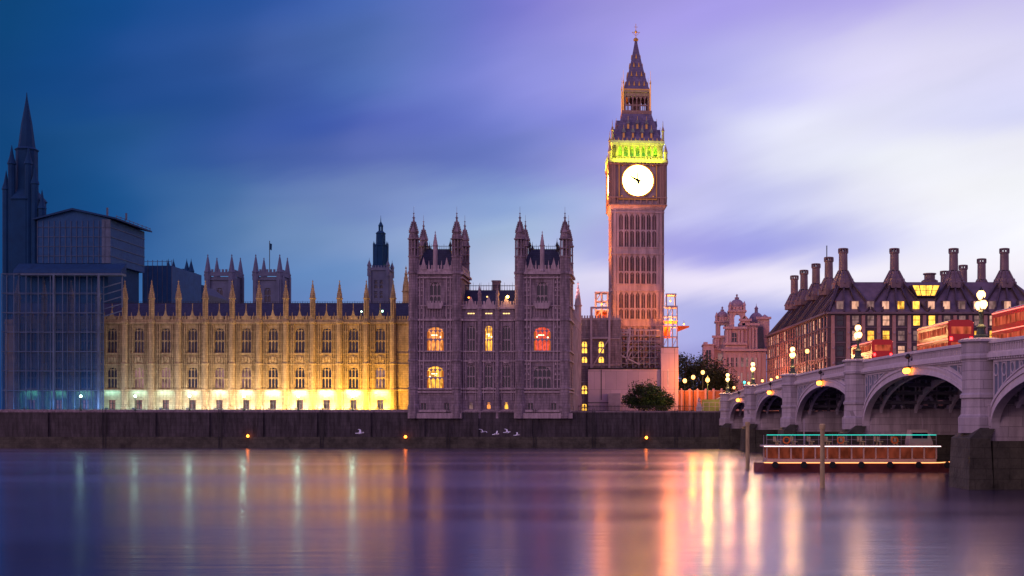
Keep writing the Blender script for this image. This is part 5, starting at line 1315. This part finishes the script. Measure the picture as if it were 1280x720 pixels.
# ------------------------------------------------------------------ the bridge (local frame: y runs along the bridge to the far bank)
BA = math.atan(.08125); BX = 33.7; BC = math.cos(BA)
def ztop(y):
    Yw = y*BC
    return 11.7-(1.3e-4 if Yw > 135 else 2.4e-4)*(Yw-135)**2
def bw(xl, yl, z): return (BX+xl*math.cos(BA)-yl*math.sin(BA), xl*math.sin(BA)+yl*math.cos(BA), z)
PIERS = [61/BC, 99.5/BC, 139.5/BC, 177.5/BC, 212.5/BC, 243/BC]
def bridge():
    t = thing('road_bridge', 'long low arched bridge of pale painted iron on granite piers at right', 'bridge', (BX,0,0), BA)
    W = 26.0; hp = 1.55; zs = 4.7; PB = 1.25                          # parapet height, springing, parapet base offset
    Y0, Y1 = 40, 262
    def zb_(y): return ztop(y)-PB                                     # underside of the parapet
    ys_all = [Y0+(Y1-Y0)*i/140 for i in range(141)]
    # parapets
    for side, x in (('near', 0), ('far', W)):
        m = MB()
        for a, b in zip(ys_all, ys_all[1:]):
            for (z0_, z1_, xo, xi) in ((-PB-.05, -PB+.28, -.42, .35), (-PB+.28, -PB+.42, -.25, .28), (-.2, -.03, -.26, .26), (-.03, .06, -.18, .18)):
                m.add([(x+xo,a,ztop(a)+z0_),(x+xi,a,ztop(a)+z0_),(x+xi,b,ztop(b)+z0_),(x+xo,b,ztop(b)+z0_),(x+xo,a,ztop(a)+z1_),(x+xi,a,ztop(a)+z1_),(x+xi,b,ztop(b)+z1_),(x+xo,b,ztop(b)+z1_)],
                      [(0,1,2,3),(4,5,6,7),(0,4,7,3),(1,5,6,2),(0,1,5,4),(3,2,6,7)])
            m.add([(x,a,ztop(a)-.85),(x,b,ztop(b)-.85),(x,b,ztop(b)-.18),(x,a,ztop(a)-.18)], [(0,1,2,3)])
        m.build('parapet', M['bridge_paint'], t, True)
        if side == 'near':
            m = MB(); y = Y0
            while y < Y1:
                st = .52; z = ztop(y)
                m.box(-.13, -.01, y-.05, y+.05, z-.84, z-.2)
                m.prismx([(y+.05,z-.2),(y+st-.05,z-.2),(y+st-.05,z-.36),(y+st/2,z-.26),(y+.05,z-.36)], -.1, -.02)
                m.box(-.34, -.2, y+.1, y+.32, z-PB-.2, z-PB-.05)       # dentils under the cornice
                y += st
            m.build('parapet_tracery', M['bridge_paint'], t, True)
    # deck and soffit
    m = MB()
    for a, b in zip(ys_all, ys_all[1:]):
        m.add([(.3,a,zb_(a)+.1),(W-.3,a,zb_(a)+.1),(W-.3,b,zb_(b)+.1),(.3,b,zb_(b)+.1),(.3,a,zb_(a)-.5),(W-.3,a,zb_(a)-.5),(W-.3,b,zb_(b)-.5),(.3,b,zb_(b)-.5)],
              [(0,1,2,3),(4,5,6,7),(0,3,7,4),(1,2,6,5)])
    m.build('deck', M['soffit'], t, True)
    m = MB()
    for a, b in zip(ys_all, ys_all[1:]):
        m.add([(3.4,a,zb_(a)+.104),(W-3.4,a,zb_(a)+.104),(W-3.4,b,zb_(b)+.104),(3.4,b,zb_(b)+.104)],[(0,1,2,3)])
    m.build('carriageway', M['asphalt'], t, True)
    m = MB()
    for a, b in zip(ys_all, ys_all[1:]):
        for xa, xb_ in ((.35,3.4),(W-3.4,W-.35)):
            m.add([(xa,a,zb_(a)+.23),(xb_,a,zb_(a)+.23),(xb_,b,zb_(b)+.23),(xa,b,zb_(b)+.23),(xa,a,zb_(a)+.1),(xb_,a,zb_(a)+.1),(xb_,b,zb_(b)+.1),(xa,b,zb_(b)+.1)],[(0,1,2,3),(1,2,6,5),(0,3,7,4)])
    m.build('footway', M['granite'], t, True)
    def arch(c, a_, zc):
        N = 40; pts = []
        for i in range(N+1):
            th = math.pi*i/N; pts.append((c-a_*math.cos(th), zs+(zc-zs)*math.sin(th)**.92))
        return pts
    hw = 1.75
    for k in range(len(PIERS)-1):
        y0, y1 = PIERS[k]+hw, PIERS[k+1]-hw; c = (y0+y1)/2; a_ = (y1-y0)/2; zc = ztop(c)-2.15
        pts = arch(c, a_, zc)
        # spandrel web
        for x0_, x1_, nm in ((.0,.5,'spandrel_wall'),(W-.5,W,'spandrel_wall')):
            m = MB()
            for (ya,za),(yb,zb2) in zip(pts, pts[1:]):
                m.add([(x0_,ya,za),(x0_,yb,zb2),(x0_,yb,zb_(yb)),(x0_,ya,zb_(ya)),(x1_,ya,za),(x1_,yb,zb2),(x1_,yb,zb_(yb)),(x1_,ya,zb_(ya))],
                      [(0,1,2,3),(4,5,6,7),(0,1,5,4)])
            m.build(nm, M['bridge_paint'], t, True)
        # stepped arch ring
        m = MB()
        for j, (r0, r1, pr) in enumerate(((0,.30,.20),(.30,.62,.12),(.62,.85,.22))):
            def offp(i, r):
                (ya,za) = pts[i]; pa = pts[max(0,i-1)]; pb = pts[min(N_,i+1)]
                tx, tz = pb[0]-pa[0], pb[1]-pa[1]; l = math.hypot(tx,tz) or 1
                return (ya-tz/l*r, za+tx/l*r)
            N_ = len(pts)-1
            for i in range(N_):
                A0, A1, B0, B1 = offp(i,r0), offp(i,r1), offp(i+1,r0), offp(i+1,r1)
                m.add([(-pr,A0[0],A0[1]),(-pr,B0[0],B0[1]),(-pr,B1[0],B1[1]),(-pr,A1[0],A1[1]),(0,A0[0],A0[1]),(0,B0[0],B0[1]),(0,B1[0],B1[1]),(0,A1[0],A1[1])],
                      [(0,1,2,3),(0,1,5,4),(3,2,6,7)])
        m.build('arch_ring', M['bridge_paint'], t, True)
        # dark blue plates, recess shade in their colour, in the four corners above the haunches
        for s in (-1, 1):
            ye = c+s*(a_-.25); zt_ = zb_(ye)-.35
            N2 = 10; cur = []
            for i in range(N2+1):
                f = i/N2; u = .98-.50*f; y = c+s*a_*u; th = math.acos(min(1,u)); z = zs+(zc-zs)*math.sin(th)**.92+1.05+.25*f; cur.append((y, min(z, zb_(y)-.36)))
            top = [(y, zb_(y)-.35) for y, z in cur]
            m = MB(); fr = MB()
            for i in range(N2):
                m.add([(-.02,cur[i][0],cur[i][1]),(-.02,cur[i+1][0],cur[i+1][1]),(-.02,top[i+1][0],top[i+1][1]),(-.02,top[i][0],top[i][1])],[(0,1,2,3)])
                fr.bar((-.04,*cur[i]),(-.04,*cur[i+1]),.12,.10); fr.bar((-.04,*top[i]),(-.04,*top[i+1]),.12,.10)
            fr.bar((-.04,*cur[0]),(-.04,*top[0]),.12,.10)
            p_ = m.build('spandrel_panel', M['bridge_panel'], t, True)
            for i in range(0, N2-1, 1):
                hh = top[i][1]-cur[i][1]
                if hh > .45:
                    rr = min(.5, hh*.35); zc_ = top[i][1]-rr-.12; yc_ = (cur[i][0]+cur[i+1][0])/2
                    for q in range(10):
                        A, B = q*math.pi/5, (q+1)*math.pi/5
                        if i % 2 == 0: fr.bar((-.06,yc_+rr*math.cos(A),zc_+rr*math.sin(A)),(-.06,yc_+rr*math.cos(B),zc_+rr*math.sin(B)),.07,.08)
                    fr.bar((-.05,cur[i][0],cur[i][1]),(-.05,top[i][0],top[i][1]),.06,.07)
            fr.build('panel_tracery', M['bridge_paint'], p_, True)
        # ribs under the deck, each a curved girder, with cross girders
        for r_ in range(7):
            x = 1.6+r_*(W-3.2)/6.0; m = MB()
            for (ya,za),(yb,zb2) in zip(pts, pts[1:]):
                if max(za, zb2) < 6.2: continue
                m.add([(x-.14,ya,za+.1),(x+.14,ya,za+.1),(x+.14,yb,zb2+.1),(x-.14,yb,zb2+.1),(x-.14,ya,za+.75),(x+.14,ya,za+.75),(x+.14,yb,zb2+.75),(x-.14,yb,zb2+.75)],
                      [(0,1,2,3),(4,5,6,7),(0,3,7,4),(1,2,6,5)])
            for i in range(4, len(pts)-3, 3):
                ya, za = pts[i]
                if zb_(ya)-.5 > za+.8: m.bar((x,ya,za+.6),(x,ya,zb_(ya)-.45),.16)
            m.build('arch_rib', M['rib'], t, True)
        m = MB()
        for i in range(5, len(pts)-4, 3):
            ya, za = pts[i]
            if za > 6.3: m.bar((.6,ya,za+.5),(W-.6,ya,za+.5),.16,.35)
        m.build('cross_girder', M['soffit'], t, True)
    # piers
    for k, y in enumerate(PIERS):
        zt = ztop(y)
        m = MB()
        m.box(-.3, W+.3, y-hw, y+hw, -1, 6.5) if k < 5 else m.box(-.3, W+.3, y-hw, y+8, -1, 6.9)
        pw = m.build('pier', M['pier_wall'], t, True)
        for x in (-.35, W+.35):
            m = MB(); m.lathe(x, y, [(1.75,4.3),(1.75,5.5),(1.55,5.75),(1.5,6.9),(1.62,7.0),(1.62,7.25),(1.45,7.4),(1.45,zt-1.5),(1.6,zt-1.35),(1.6,zt-1.15),(1.5,zt-1.0),(1.5,zt-.15),(1.75,zt-.05),(1.75,zt+.12),(1.5,zt+.22)], 8)
            m.build('pier_turret', M['granite'], pw, True)
        m = MB()
        for x, s in ((-1.2,-1),(W+1.2,1)):
            m.fru(min(x-1.3*s*0-1.0,x+1.0) , max(x-1.0,x+1.0), y-2.6, y+2.6, -1, x-.8, x+.8, y-2.3, y+2.3, 3.9)
            m.fru(x-.8, x+.8, y-2.3, y+2.3, 3.9, x-.2+(.4 if s<0 else -.4), x+.6*(-s)+.8, y-1.7, y+1.7, 4.7)
        m.box(-.2, W+.2, y-2.45, y+2.45, -1, 3.7)
        m.build('cutwater', M['algae'], pw, True)
bridge()
# amber navigation lights hung over each arch
def nav():
    proto = None
    for k in range(4):
        c = (PIERS[k+1]+PIERS[k])/2 if k else None
    mids = [(PIERS[i]+PIERS[i+1])/2 for i in range(1, 5)]
    labs = ['pair of amber navigation lights over the nearest fully visible arch', 'pair of amber navigation lights over the second arch from the granite pier', 'pair of amber navigation lights over the third arch from the granite pier', 'pair of amber navigation lights over the small arch nearest the far bank']
    for y, lab in zip(mids, labs):
        loc = bw(-.5, y, ztop(y)-1.75)
        if proto is None:
            proto = thing('navigation_light', lab, 'navigation light', (0,0,0), BA, 'navigation lights over the bridge arches')
            m = MB(); m.box(-.15,.15,-.65,.65,.25,.4); m.bar((.1,0,.3),(.5,0,1.3),.12); m.bar((.1,0,.3),(.1,0,1.6),.1); m.lathe(0,0,[(.1,1.1),(.3,1.3),(.1,1.6)],6); m.build('bracket', M['dark_iron'], proto, True)
            for q in (-.36, .36):
                b = MB(); b.ball((-.12,q,0), .27); b.build('bulb', M['amber'], proto, True, True)
            o = proto
        else: o = copy_tree(proto)
        o.location = loc; o['label'] = lab
nav()
# triple lantern standards on the piers
def bridge_lamps():
    t = thing('bridge_lamp', 'x', 'street lamp', (0,0,0), BA, 'triple lantern lamps on the bridge piers')
    m = MB(); m.lathe(0,0,[(.55,0),(.55,.25),(.38,.35),(.3,.8),(.42,.95),(.2,1.15),(.13,1.5),(.16,2.0),(.24,2.1),(.12,2.25),(.10,2.9),(.15,3.0),(.05,3.1)],8)
    for s in (-1,1): m.tube([(0,0,2.15),(0,s*.3,2.0),(0,s*.55,2.15),(0,s*.55,2.3)], .05, 6)
    m.build('post', M['teal_metal'], t, True)
    for (y, z, r) in ((0,3.05,.33),(-.52,2.3,.31),(.52,2.3,.31)):
        b = MB(); b.lathe(0, y, [(r*.5,z),(r,z+r*.9),(r,z+r*1.5),(r*.55,z+r*2.1)], 8); g_ = b.build('lantern', M['globe'], t, True)
        b = MB(); b.lathe(0, y, [(r*.62,z+r*2.1),(r*.75,z+r*2.2),(r*.2,z+r*2.7),(.03,z+r*3.1)], 8); b.build('lantern_cap', M['dark_iron'], g_, True)
    names = [(1,'triple lantern lamp on the nearest granite pier, largest and rightmost lamp'), (2,'triple lantern lamp on the second pier, in front of the office block windows'), (3,'triple lantern lamp on the third pier, before the flank of the office block'), (4,'triple lantern lamp on the fourth pier, in front of the rosy tinted stone building'), (5,'triple lantern lamp on the bridge abutment at the far bank')]
    first = True
    for k, lab in names:
        o = t if first else copy_tree(t); first = False
        y = PIERS[k]; o.location = bw(-.35, y, ztop(y)+.2); o['label'] = lab
bridge_lamps()
for k in (1,2,3,4,5):
    y = PIERS[k]; p = bw(-.35, y, ztop(y)+3.0)
    lamp('POINT', 'lantern_light', p, [0,1100,800,1700,3000,3000][k], (1,.55,.2), None, shadow_soft_size=.8)

# street lamps on the far bank
def street_lamps():
    t = thing('street_lamp', 'x', 'street lamp', (0,0,0), 0, 'street lamps on the far bank')
    m = MB(); m.lathe(0,0,[(.3,-8),(.25,-7.4),(.12,-7),(.08,-.6),(.16,-.5),(.12,-.4)],8); m.build('post', M['teal_metal'], t, True)
    b = MB(); b.ball((0,0,0), .42, 10, sz=1.15); gl = b.build('globe', M['globe_far'], t, True, True)
    b = MB(); b.lathe(0,0,[(.3,.42),(.1,.7),(.02,.95)],8); b.build('cap', M['dark_iron'], gl, True)
    L_ = [(856,476,268,'street lamp with low globe just right of the tower hoarding'), (866.5,471.5,275,'second street lamp right of the hoarding, slightly taller'), (878.5,465.5,285,'tall street lamp in front of the dark trees, below the low stone block'), (884.5,475,254,'short double bright lamp beside the steps left of the bridge end'),
          (1009,439,268,'street lamp between the third and second bridge lamps, in front of the office flank'), (917.5,484.5,262,'small low lamp just right of the bridge end lamp'), (936,479,265,'small low lamp left of the fourth pier lamp'), (953,476,262,'small low lamp right of the fourth pier lamp'), (964,474.5,262,'small low lamp beside the red signal on the bridge'), (971.5,471.5,262,'small low lamp at the foot of the office flank')]
    first = True
    for px, py, Y, lab in L_:
        o = t if first else copy_tree(t); first = False
        o.location = (PX(px,Y), Y, PZ(py,Y)); o['label'] = lab
        s = .62 if 'small' in lab else 1
        o.scale = (s,s,s)
    for x, y, z, e in ((PX(862,270),272,12,2500),(PX(884,256),258,11,1600),(PX(1000,275),275,13,6000),(PX(940,300),330,12,9000),(PX(925,340),350,14,9000)):
        pass
street_lamps()
def lit(px, py, Y, e, c=(1,.42,.14), r=.5):
    return lamp('POINT', 'lamp_light', (PX(px,Y), Y, PZ(py,Y)), e, c, None, shadow_soft_size=r)
lit(866, 474, 277, 4200, (1,.26,.03)); lit(884.5, 472, 253, 3000, (1,.6,.1))
lit(945, 472, 340, 11000, (1,.26,.12), 1); lit(915, 472, 345, 6000, (1,.26,.16), 1)
for k in range(4):
    P = Vector((PX(1035,290), 290))+DV*(8+20*k)+Vector((-9, 0)); lamp('POINT', 'lamp_light', (P.x, P.y, 14), 1500, (1,.44,.15), None, shadow_soft_size=.6)

# ------------------------------------------------------------------ bridge end: steps, pedestal, lit wall
def bridge_end():
    Y = 246.0; X = lambda p: PX(p,Y); Z = lambda p: PZ(p,Y)
    t = thing('bridge_steps', 'stone landing with railing and sloping balustrade below the bridge end', 'steps', (X(893), Y, 6.6))
    m = MB(); m.box(X(877), X(903), Y, Y+1, 0, Z(516)); m.box(X(877)-.2, X(904), Y-.4, Y, Z(518), Z(515.5))
    for k in range(8): m.box(X(900+k*1.4), X(901.6+k*1.4), Y+.2, Y+2.5, 6.6, Z(510-3.0*k))
    m.box(X(903), X(915), Y+.5, Y+3, 0, Z(500)); m.build('landing', M['granite'], t)
    m = MB(); m.box(X(878), X(903), Y+3, Y+3.3, 6.6, Z(499)); m.build('back_wall', mat('wall in lamp-lit green', (.20,.22,.07), .9), t)  # green-yellow lamp light is put into the wall colour
    m = MB()
    for k in range(4): x = X(879+7.5*k); m.bar((x,Y+.1,Z(516)),(x,Y+.1,Z(503)),.09)
    for q in (503, 508): m.bar((X(879),Y+.1,Z(q)),(X(901.5),Y+.1,Z(q)),.07)
    for k in range(9):
        x0_ = 899+k*1.4; m.bar((X(x0_),Y+.1,Z(512-2.7*k)),(X(x0_),Y+.1,Z(505-2.5*k)),.09)
    m.bar((X(898.5),Y+.1,Z(505)),(X(910.5),Y+.1,Z(484)),.16); m.build('railing', M['rosy_lit_stone'], t)
    t = thing('stone_pedestal', 'stone pedestal with a small carved figure at the river edge left of the steps', 'pedestal', (X(873.5), Y-1, 0))
    m = MB(); m.box(X(870), X(877), Y-2.2, Y-1.1, 0, Z(510)); m.box(X(869.3), X(877.7), Y-2.35, Y-.95, Z(510), Z(508.5)); m.box(X(871), X(876), Y-2.1, Y-1.2, Z(508.5), Z(505)); m.build('block', M['granite'], t)
    m = MB(); m.lathe(X(873.5), Y-1.6, [(.4,Z(505)),(.32,Z(503)),(.18,Z(502.5)),(.34,Z(501)),(.28,Z(499.5)),(.1,Z(499)),(.16,Z(498.3)),(.1,Z(497.6)),(.02,Z(497.4))], 8); m.build('figure', M['rosy_lit_stone'], t)
    Yw = 282; t = thing('garden_wall', 'low brick wall glowing orange under the street lamps beside the hoarding', 'wall', (PX(875,Yw), Yw, 6.6))
    m = MB(); m.box(PX(848.5,Yw), PX(906,Yw), Yw, Yw+.5, 6.6, PZ(489,Yw)); m.build('wall', mat('brick in lamp orange', (.42,.17,.09), .9, var=.3, blocks=(2,.45,.15)), t)  # orange of the lamp light is put into the wall colour
    m = MB(); m.box(PX(848.5,Yw), PX(906,Yw), Yw-.1, Yw+.6, PZ(489,Yw), PZ(488,Yw))
    for k in range(6): x = PX(852+10*k,Yw); m.box(x-.22,x+.22,Yw-.2,Yw+.7,6.6,PZ(487,Yw)); m.fru(x-.3,x+.3,Yw-.3,Yw+.8,PZ(487,Yw),x-.1,x+.1,Yw+.2,Yw+.3,PZ(485.5,Yw))
    m.build('coping', M['rosy_lit_stone'], t)
bridge_end()
def signal(px, py, Y, mt, lab):
    t = thing('traffic_signal', lab, 'traffic light', (PX(px,Y), Y, PZ(py,Y)))
    m = MB(); m.box(-.25,.25,-.15,.15,-.7,.7); m.bar((0,.1,-6),(0,.1,-.7),.14); m.build('housing', M['black'], t, True)
    m = MB(); m.ball((0,-.2,.35), .22); m.ball((0,-.2,-.3), .16); m.build('lens', mt, t, True)
signal(966, 481, 252, M['tail'], 'red traffic signal above the bridge parapet before the office flank')
signal(930.5, 480, 256, M['green_sig'], 'small teal signal above the bridge parapet near its far end')

# ------------------------------------------------------------------ vehicles
def bus(y, lab, first=[None]):
    if first[0] is None:
        t = thing('double_decker_bus', lab, 'bus', (0,0,0), BA, 'red double decker buses on the bridge'); first[0] = t
        L_, W, H = 10.6, 2.5, 4.3; m = MB()
        sec = [(-W/2,.35),(W/2,.35),(W/2,H-.35),(W/2-.12,H-.1),(W/2-.4,H),(-W/2+.4,H),(-W/2+.12,H-.1),(-W/2,H-.35)]
        m.prism([(x,z) for x, z in sec], -L_/2+.15, L_/2-.15)
        m.prism([(x*.93, .5+(z-.35)*.96) for x, z in sec], -L_/2, -L_/2+.15); m.prism([(x*.93,.5+(z-.35)*.96) for x, z in sec], L_/2-.15, L_/2)
        b = m.build('body', M['bus_red'], t, True)
        for z0_, z1_, nm in ((1.35,2.15,'lower_window'),(2.95,3.65,'upper_window')):
            for k in range(6):
                y0_ = -L_/2+.7+k*1.57
                for s in (-1, 1):
                    m = MB(); m.box(min(s*W/2,s*(W/2+.015)), max(s*W/2,s*(W/2+.015)), y0_, y0_+1.42, z0_, z1_); m.build(nm, M['bus_win'], t, True)
            for s in (-1, 1):
                m = MB(); m.box(-W/2+.28, W/2-.28, min(s*L_/2,s*(L_/2+.012)), max(s*L_/2,s*(L_/2+.012)), z0_, z1_); m.build(nm, M['bus_win'], t, True)
        m = MB()
        for s in (-1, 1):
            for z in (2.45, 4.0): m.box(min(s*W/2,s*(W/2+.03)), max(s*W/2,s*(W/2+.03)), -L_/2+.2, L_/2-.2, z, z+.07)
        m.build('trail_strip', M['bus_trail'], t, True)
        for yy in (-3.2, 3.0):
            for s in (-1, 1):
                m = MB(); q = len(m.v); m.lathe(0,0,[(.3,-.02),(.5,0),(.5,.26),(.3,.28)],16); m.xf(Matrix.Translation((s*(W/2-.12)-.13,yy,.5)) @ Matrix.Rotation(R(90),4,'Y'), q); m.build('wheel', M['black'], t, True)
        for s in (-1, 1):
            for z in (.95, 2.5):
                m = MB(); m.box(s*.98-.12, s*.98+.12, -L_/2-.03, -L_/2, z-.15, z+.15); m.build('tail_light', M['tail'], t, True)
        o = t
    else: o = copy_tree(first[0])
    o.location = bw(5.2, y, ztop(y)-1.25+.11); o['label'] = lab
bus(104.5, 'red double decker bus on the bridge at the right edge of the picture'); bus(127, 'red double decker bus on the bridge in the middle between two lamps'); bus(156, 'red double decker bus farthest along the bridge, small, left of the second lamp')
def car(y, xl, mt, lab, face=1):
    t = thing('car', lab, 'car', bw(xl, y, ztop(y)-1.15+.02), BA if face > 0 else BA+math.pi)
    m = MB(); pr = [(-2.2,.35),(2.2,.35),(2.25,.75),(1.4,.95),(.7,1.45),(-1.1,1.48),(-1.9,1.0),(-2.25,.9)]
    m.prismx(pr, -.88, .88); m.build('body', mt, t, True)
    m = MB()
    for s in (-1,1): m.prismx([(-1.6,1.0),(1.15,1.0),(.62,1.38),(-1.02,1.4)], min(s*.88,s*.895), max(s*.88,s*.895))
    m.build('side_window', M['glass'], t, True)
    for yy in (-1.35, 1.4):
        for s in (-1, 1):
            m = MB(); m.lathe(0,0,[(.2,-.01),(.33,0),(.33,.2),(.2,.21)],14); m.xf(Matrix.Translation((s*.8-.1,yy,.33)) @ Matrix.Rotation(R(90),4,'Y')); m.build('wheel', M['black'], t, True)
    for s in (-1, 1):
        m = MB(); m.box(s*.65-.15,s*.65+.15,-2.28,-2.24,.68,.86); m.build('tail_light', M['tail'], t, True)
        m = MB(); m.box(s*.62-.15,s*.62+.15,2.24,2.28,.6,.76); m.build('headlight', M['head'], t, True)
car(174, 5.0, M['car_black'], 'black car with red tail lights behind the farthest bus')
car(188, 5.0, M['car_silver'], 'silver car with red tail lights nearing the far end of the bridge')
car(203, 5.2, M['car_black'], 'black car with red tail lights farthest along the bridge')

def boat():
    Y = 132.0; x0, x1 = PX(942,Y), PX(1214,Y); L_ = x1-x0; B = 2.4
    t = thing('tour_boat', 'long low maroon tour boat with added glowing trail strips passing before the bridge arches', 'boat', ((x0+x1)/2, Y, 0))
    st = []; n = 24
    for i in range(n+1):
        f = i/n; wv = B*min(1, (f/.08)**.4 if f < .08 else 1)*min(1, ((1-f)/.18)**.6 if f > .82 else 1)+.02
        sh = .95+.35*max(0,(f-.8)/.2)**2; st.append((x0+L_*f, wv, sh))
    m = MB()
    for (xa,wa,ha),(xb_,wb,hb) in zip(st, st[1:]):
        m.add([(xa,Y-wa*.8,-.3),(xb_,Y-wb*.8,-.3),(xb_,Y-wb,hb),(xa,Y-wa,ha),(xa,Y+wa*.8,-.3),(xb_,Y+wb*.8,-.3),(xb_,Y+wb,hb),(xa,Y+wa,ha)],[(0,1,2,3),(4,5,6,7),(3,2,6,7),(0,1,5,4)])
    m.build('hull', M['boat_hull'], t)
    c0, c1 = x0+1.2, x1-4.0; m = MB()
    m.box(c0, c1, Y-1.9, Y+1.9, .95, 1.35); m.box(c0-.4, c1+.5, Y-2.1, Y+2.1, 2.55, 2.7)
    k = c0
    while k < c1+.05: m.box(k-.07, k+.07, Y-1.9, Y-1.78, 1.35, 2.55); m.box(k-.07, k+.07, Y+1.78, Y+1.9, 1.35, 2.55); k += (c1-c0)/14
    m.build('cabin', M['boat_white'], t)
    for i in range(14):
        a = c0+(c1-c0)*i/14+.1; b = c0+(c1-c0)*(i+1)/14-.1
        for ya in (Y-1.82, Y+1.8):
            m = MB(); m.box(a, b, ya, ya+.02, 1.4, 2.5); m.build('cabin_window', M['boat_win'], t)
    m = MB(); m.box(c0-.3, c1+.4, Y-2.15, Y-2.1, 2.60, 2.65); m.build('trail_strip', M['white_trail'], t)
    m = MB(); 
    for (xa,wa,ha),(xb_,wb,hb) in zip(st[1:-1], st[2:]): m.bar((xa,Y-wa-.03,ha+.02),(xb_,Y-wb-.03,hb+.02),.09)
    m.build('gunwale_trail', M['orange_trail'], t)
    m = MB()
    for i in range(13):
        x = c0+(c1-c0)*i/12; m.bar((x,Y-1.8,2.7),(x,Y-1.8,3.75),.04); m.bar((x,Y+1.8,2.7),(x,Y+1.8,3.75),.04)
    m.bar((c0,Y-1.8,3.3),(c1,Y-1.8,3.3),.03); m.bar((c0+4,Y,2.7),(c0+4,Y,5.4),.08); m.bar((c1-1,Y,2.7),(c1-1,Y,5.4),.08); m.build('railing', M['scaffold'], t)
    m = MB(); m.box(c0, c1, Y-1.84, Y-1.79, 3.76, 3.80); m.build('rail_trail', M['teal_trail'], t)
    m = MB(); m.box(c1-2.6, c1-.2, Y-1.2, Y+1.2, 2.7, 3.0); m.fru(c1-2.6,c1-.2,Y-1.2,Y+1.2,3.0,c1-2.4,c1-.7,Y-1.0,Y+1.0,4.3); m.build('wheelhouse', M['boat_white'], t)
    m = MB(); m.box(c1-2.3, c1-.75, Y-1.14, Y-1.1, 3.35, 4.0); m.build('wheelhouse_window', M['glass'], t)
    for k in range(7):
        x = x0+2+k*2.9; m = MB(); m.lathe(0,0,[(.16,-.1),(.34,-.09),(.34,.09),(.16,.1)],12); m.xf(Matrix.Translation((x, Y-B-.14, .75)) @ Matrix.Rotation(R(90),4,'X')); m.build('fender', M['black'], t)
    for k in range(3):
        x = c0+2+k*5.5; m = MB()
        for q in range(12):
            a, b = q*math.pi/6, (q+1)*math.pi/6; m.bar((x+.32*math.cos(a), Y-1.9, 3.25+.32*math.sin(a)), (x+.32*math.cos(b), Y-1.9, 3.25+.32*math.sin(b)), .13)
        m.build('lifebuoy', M['orange_net'], t)
    for r_ in range(8):
        for q in (-.9, .9):
            x = c0+1.2+r_*1.75
            if x < c1-3.4: m = MB(); m.box(x-.22, x+.22, Y+q-.55, Y+q+.55, 3.05, 3.15); m.box(x-.26, x-.2, Y+q-.55, Y+q+.55, 3.1, 3.6); m.box(x-.03,x+.03,Y+q-.4,Y+q+.4,2.7,3.05); m.build('bench', M['wood'], t)
boat()
def posts():
    for px, yt, Y, r, lab in ((1028, 529.5, 100, .19, 'thick weathered timber mooring post, the nearer and taller of two'), (934.5, 527, 138, .22, 'thinner timber mooring post farther out, left of the other')):
        x = PX(px,Y); zt = PZ(yt,Y)
        t = thing('mooring_post', lab, 'post', (x,Y,0), 0, 'timber mooring posts in the river')
        m = MB(); m.lathe(0,0,[(r*1.1,-1.5),(r*1.05,.5),(r,zt*.5),(r*.95,zt-.45),(r*.85,zt-.4)],10,.2); m.build('shaft', M['wood'], t, True)
        m = MB(); m.lathe(0,0,[(r*1.25,zt-.42),(r*1.3,zt-.1),(r*.9,zt)],10); m.build('cap', M['wood'], t, True)
posts()
def gulls():
    rnd = random.Random(5); proto = None
    labs = ['white gull flying low over the water below the golden wing', 'white gull flying low over the water, leftmost of the group below the pavilion', 'white gull with raised wings, second of the group below the pavilion', 'white gull flying low, third of the group below the pavilion', 'white gull flying low, rightmost of the group below the pavilion']
    for (px, py, s, rz), lab in zip(((450,541.5,1.25,.3),(604,540,.9,1.0),(620,543,1.1,-.2),(634,540.5,1.1,.4),(646,544,.9,0)), labs):
        if proto is None:
            m = MB(); m.ball((0,0,0), .12, 8, sx=2.6, sy=1, sz=.9); m.ball((.36,0,.07), .09, 8); m.fru(.42,.44,-.02,.02,.04,.52,.53,-.01,.01,.05); m.fru(-.55,-.25,-.1,.1,-.02,-.5,-.25,-.04,.04,.03)
            for q in (-1, 1):
                m.add([(.15,q*.06,.05),(-.12,q*.06,.05),(-.05,q*.45,.26),(.14,q*.45,.28),(-.22,q*.95,.20),(-.02,q*.85,.24)],[(0,1,2,3),(3,2,4,5)])
                m.add([(.15,q*.06,.03),(-.12,q*.06,.03),(-.05,q*.45,.24),(.14,q*.45,.26),(-.22,q*.95,.19),(-.02,q*.85,.22)],[(0,1,2,3),(3,2,4,5)])
            Y = 190; o = single(m, 'seagull', M['white'], lab, 'gull', (0,0,0), 'gulls over the river'); proto = o
        else: o = proto.copy(); col.objects.link(o)
        o.location = (PX(px,190), 190, PZ(py,190)); o.rotation_euler = (.3,0,rz); o.scale = (s,s,s); o['label'] = lab
gulls()
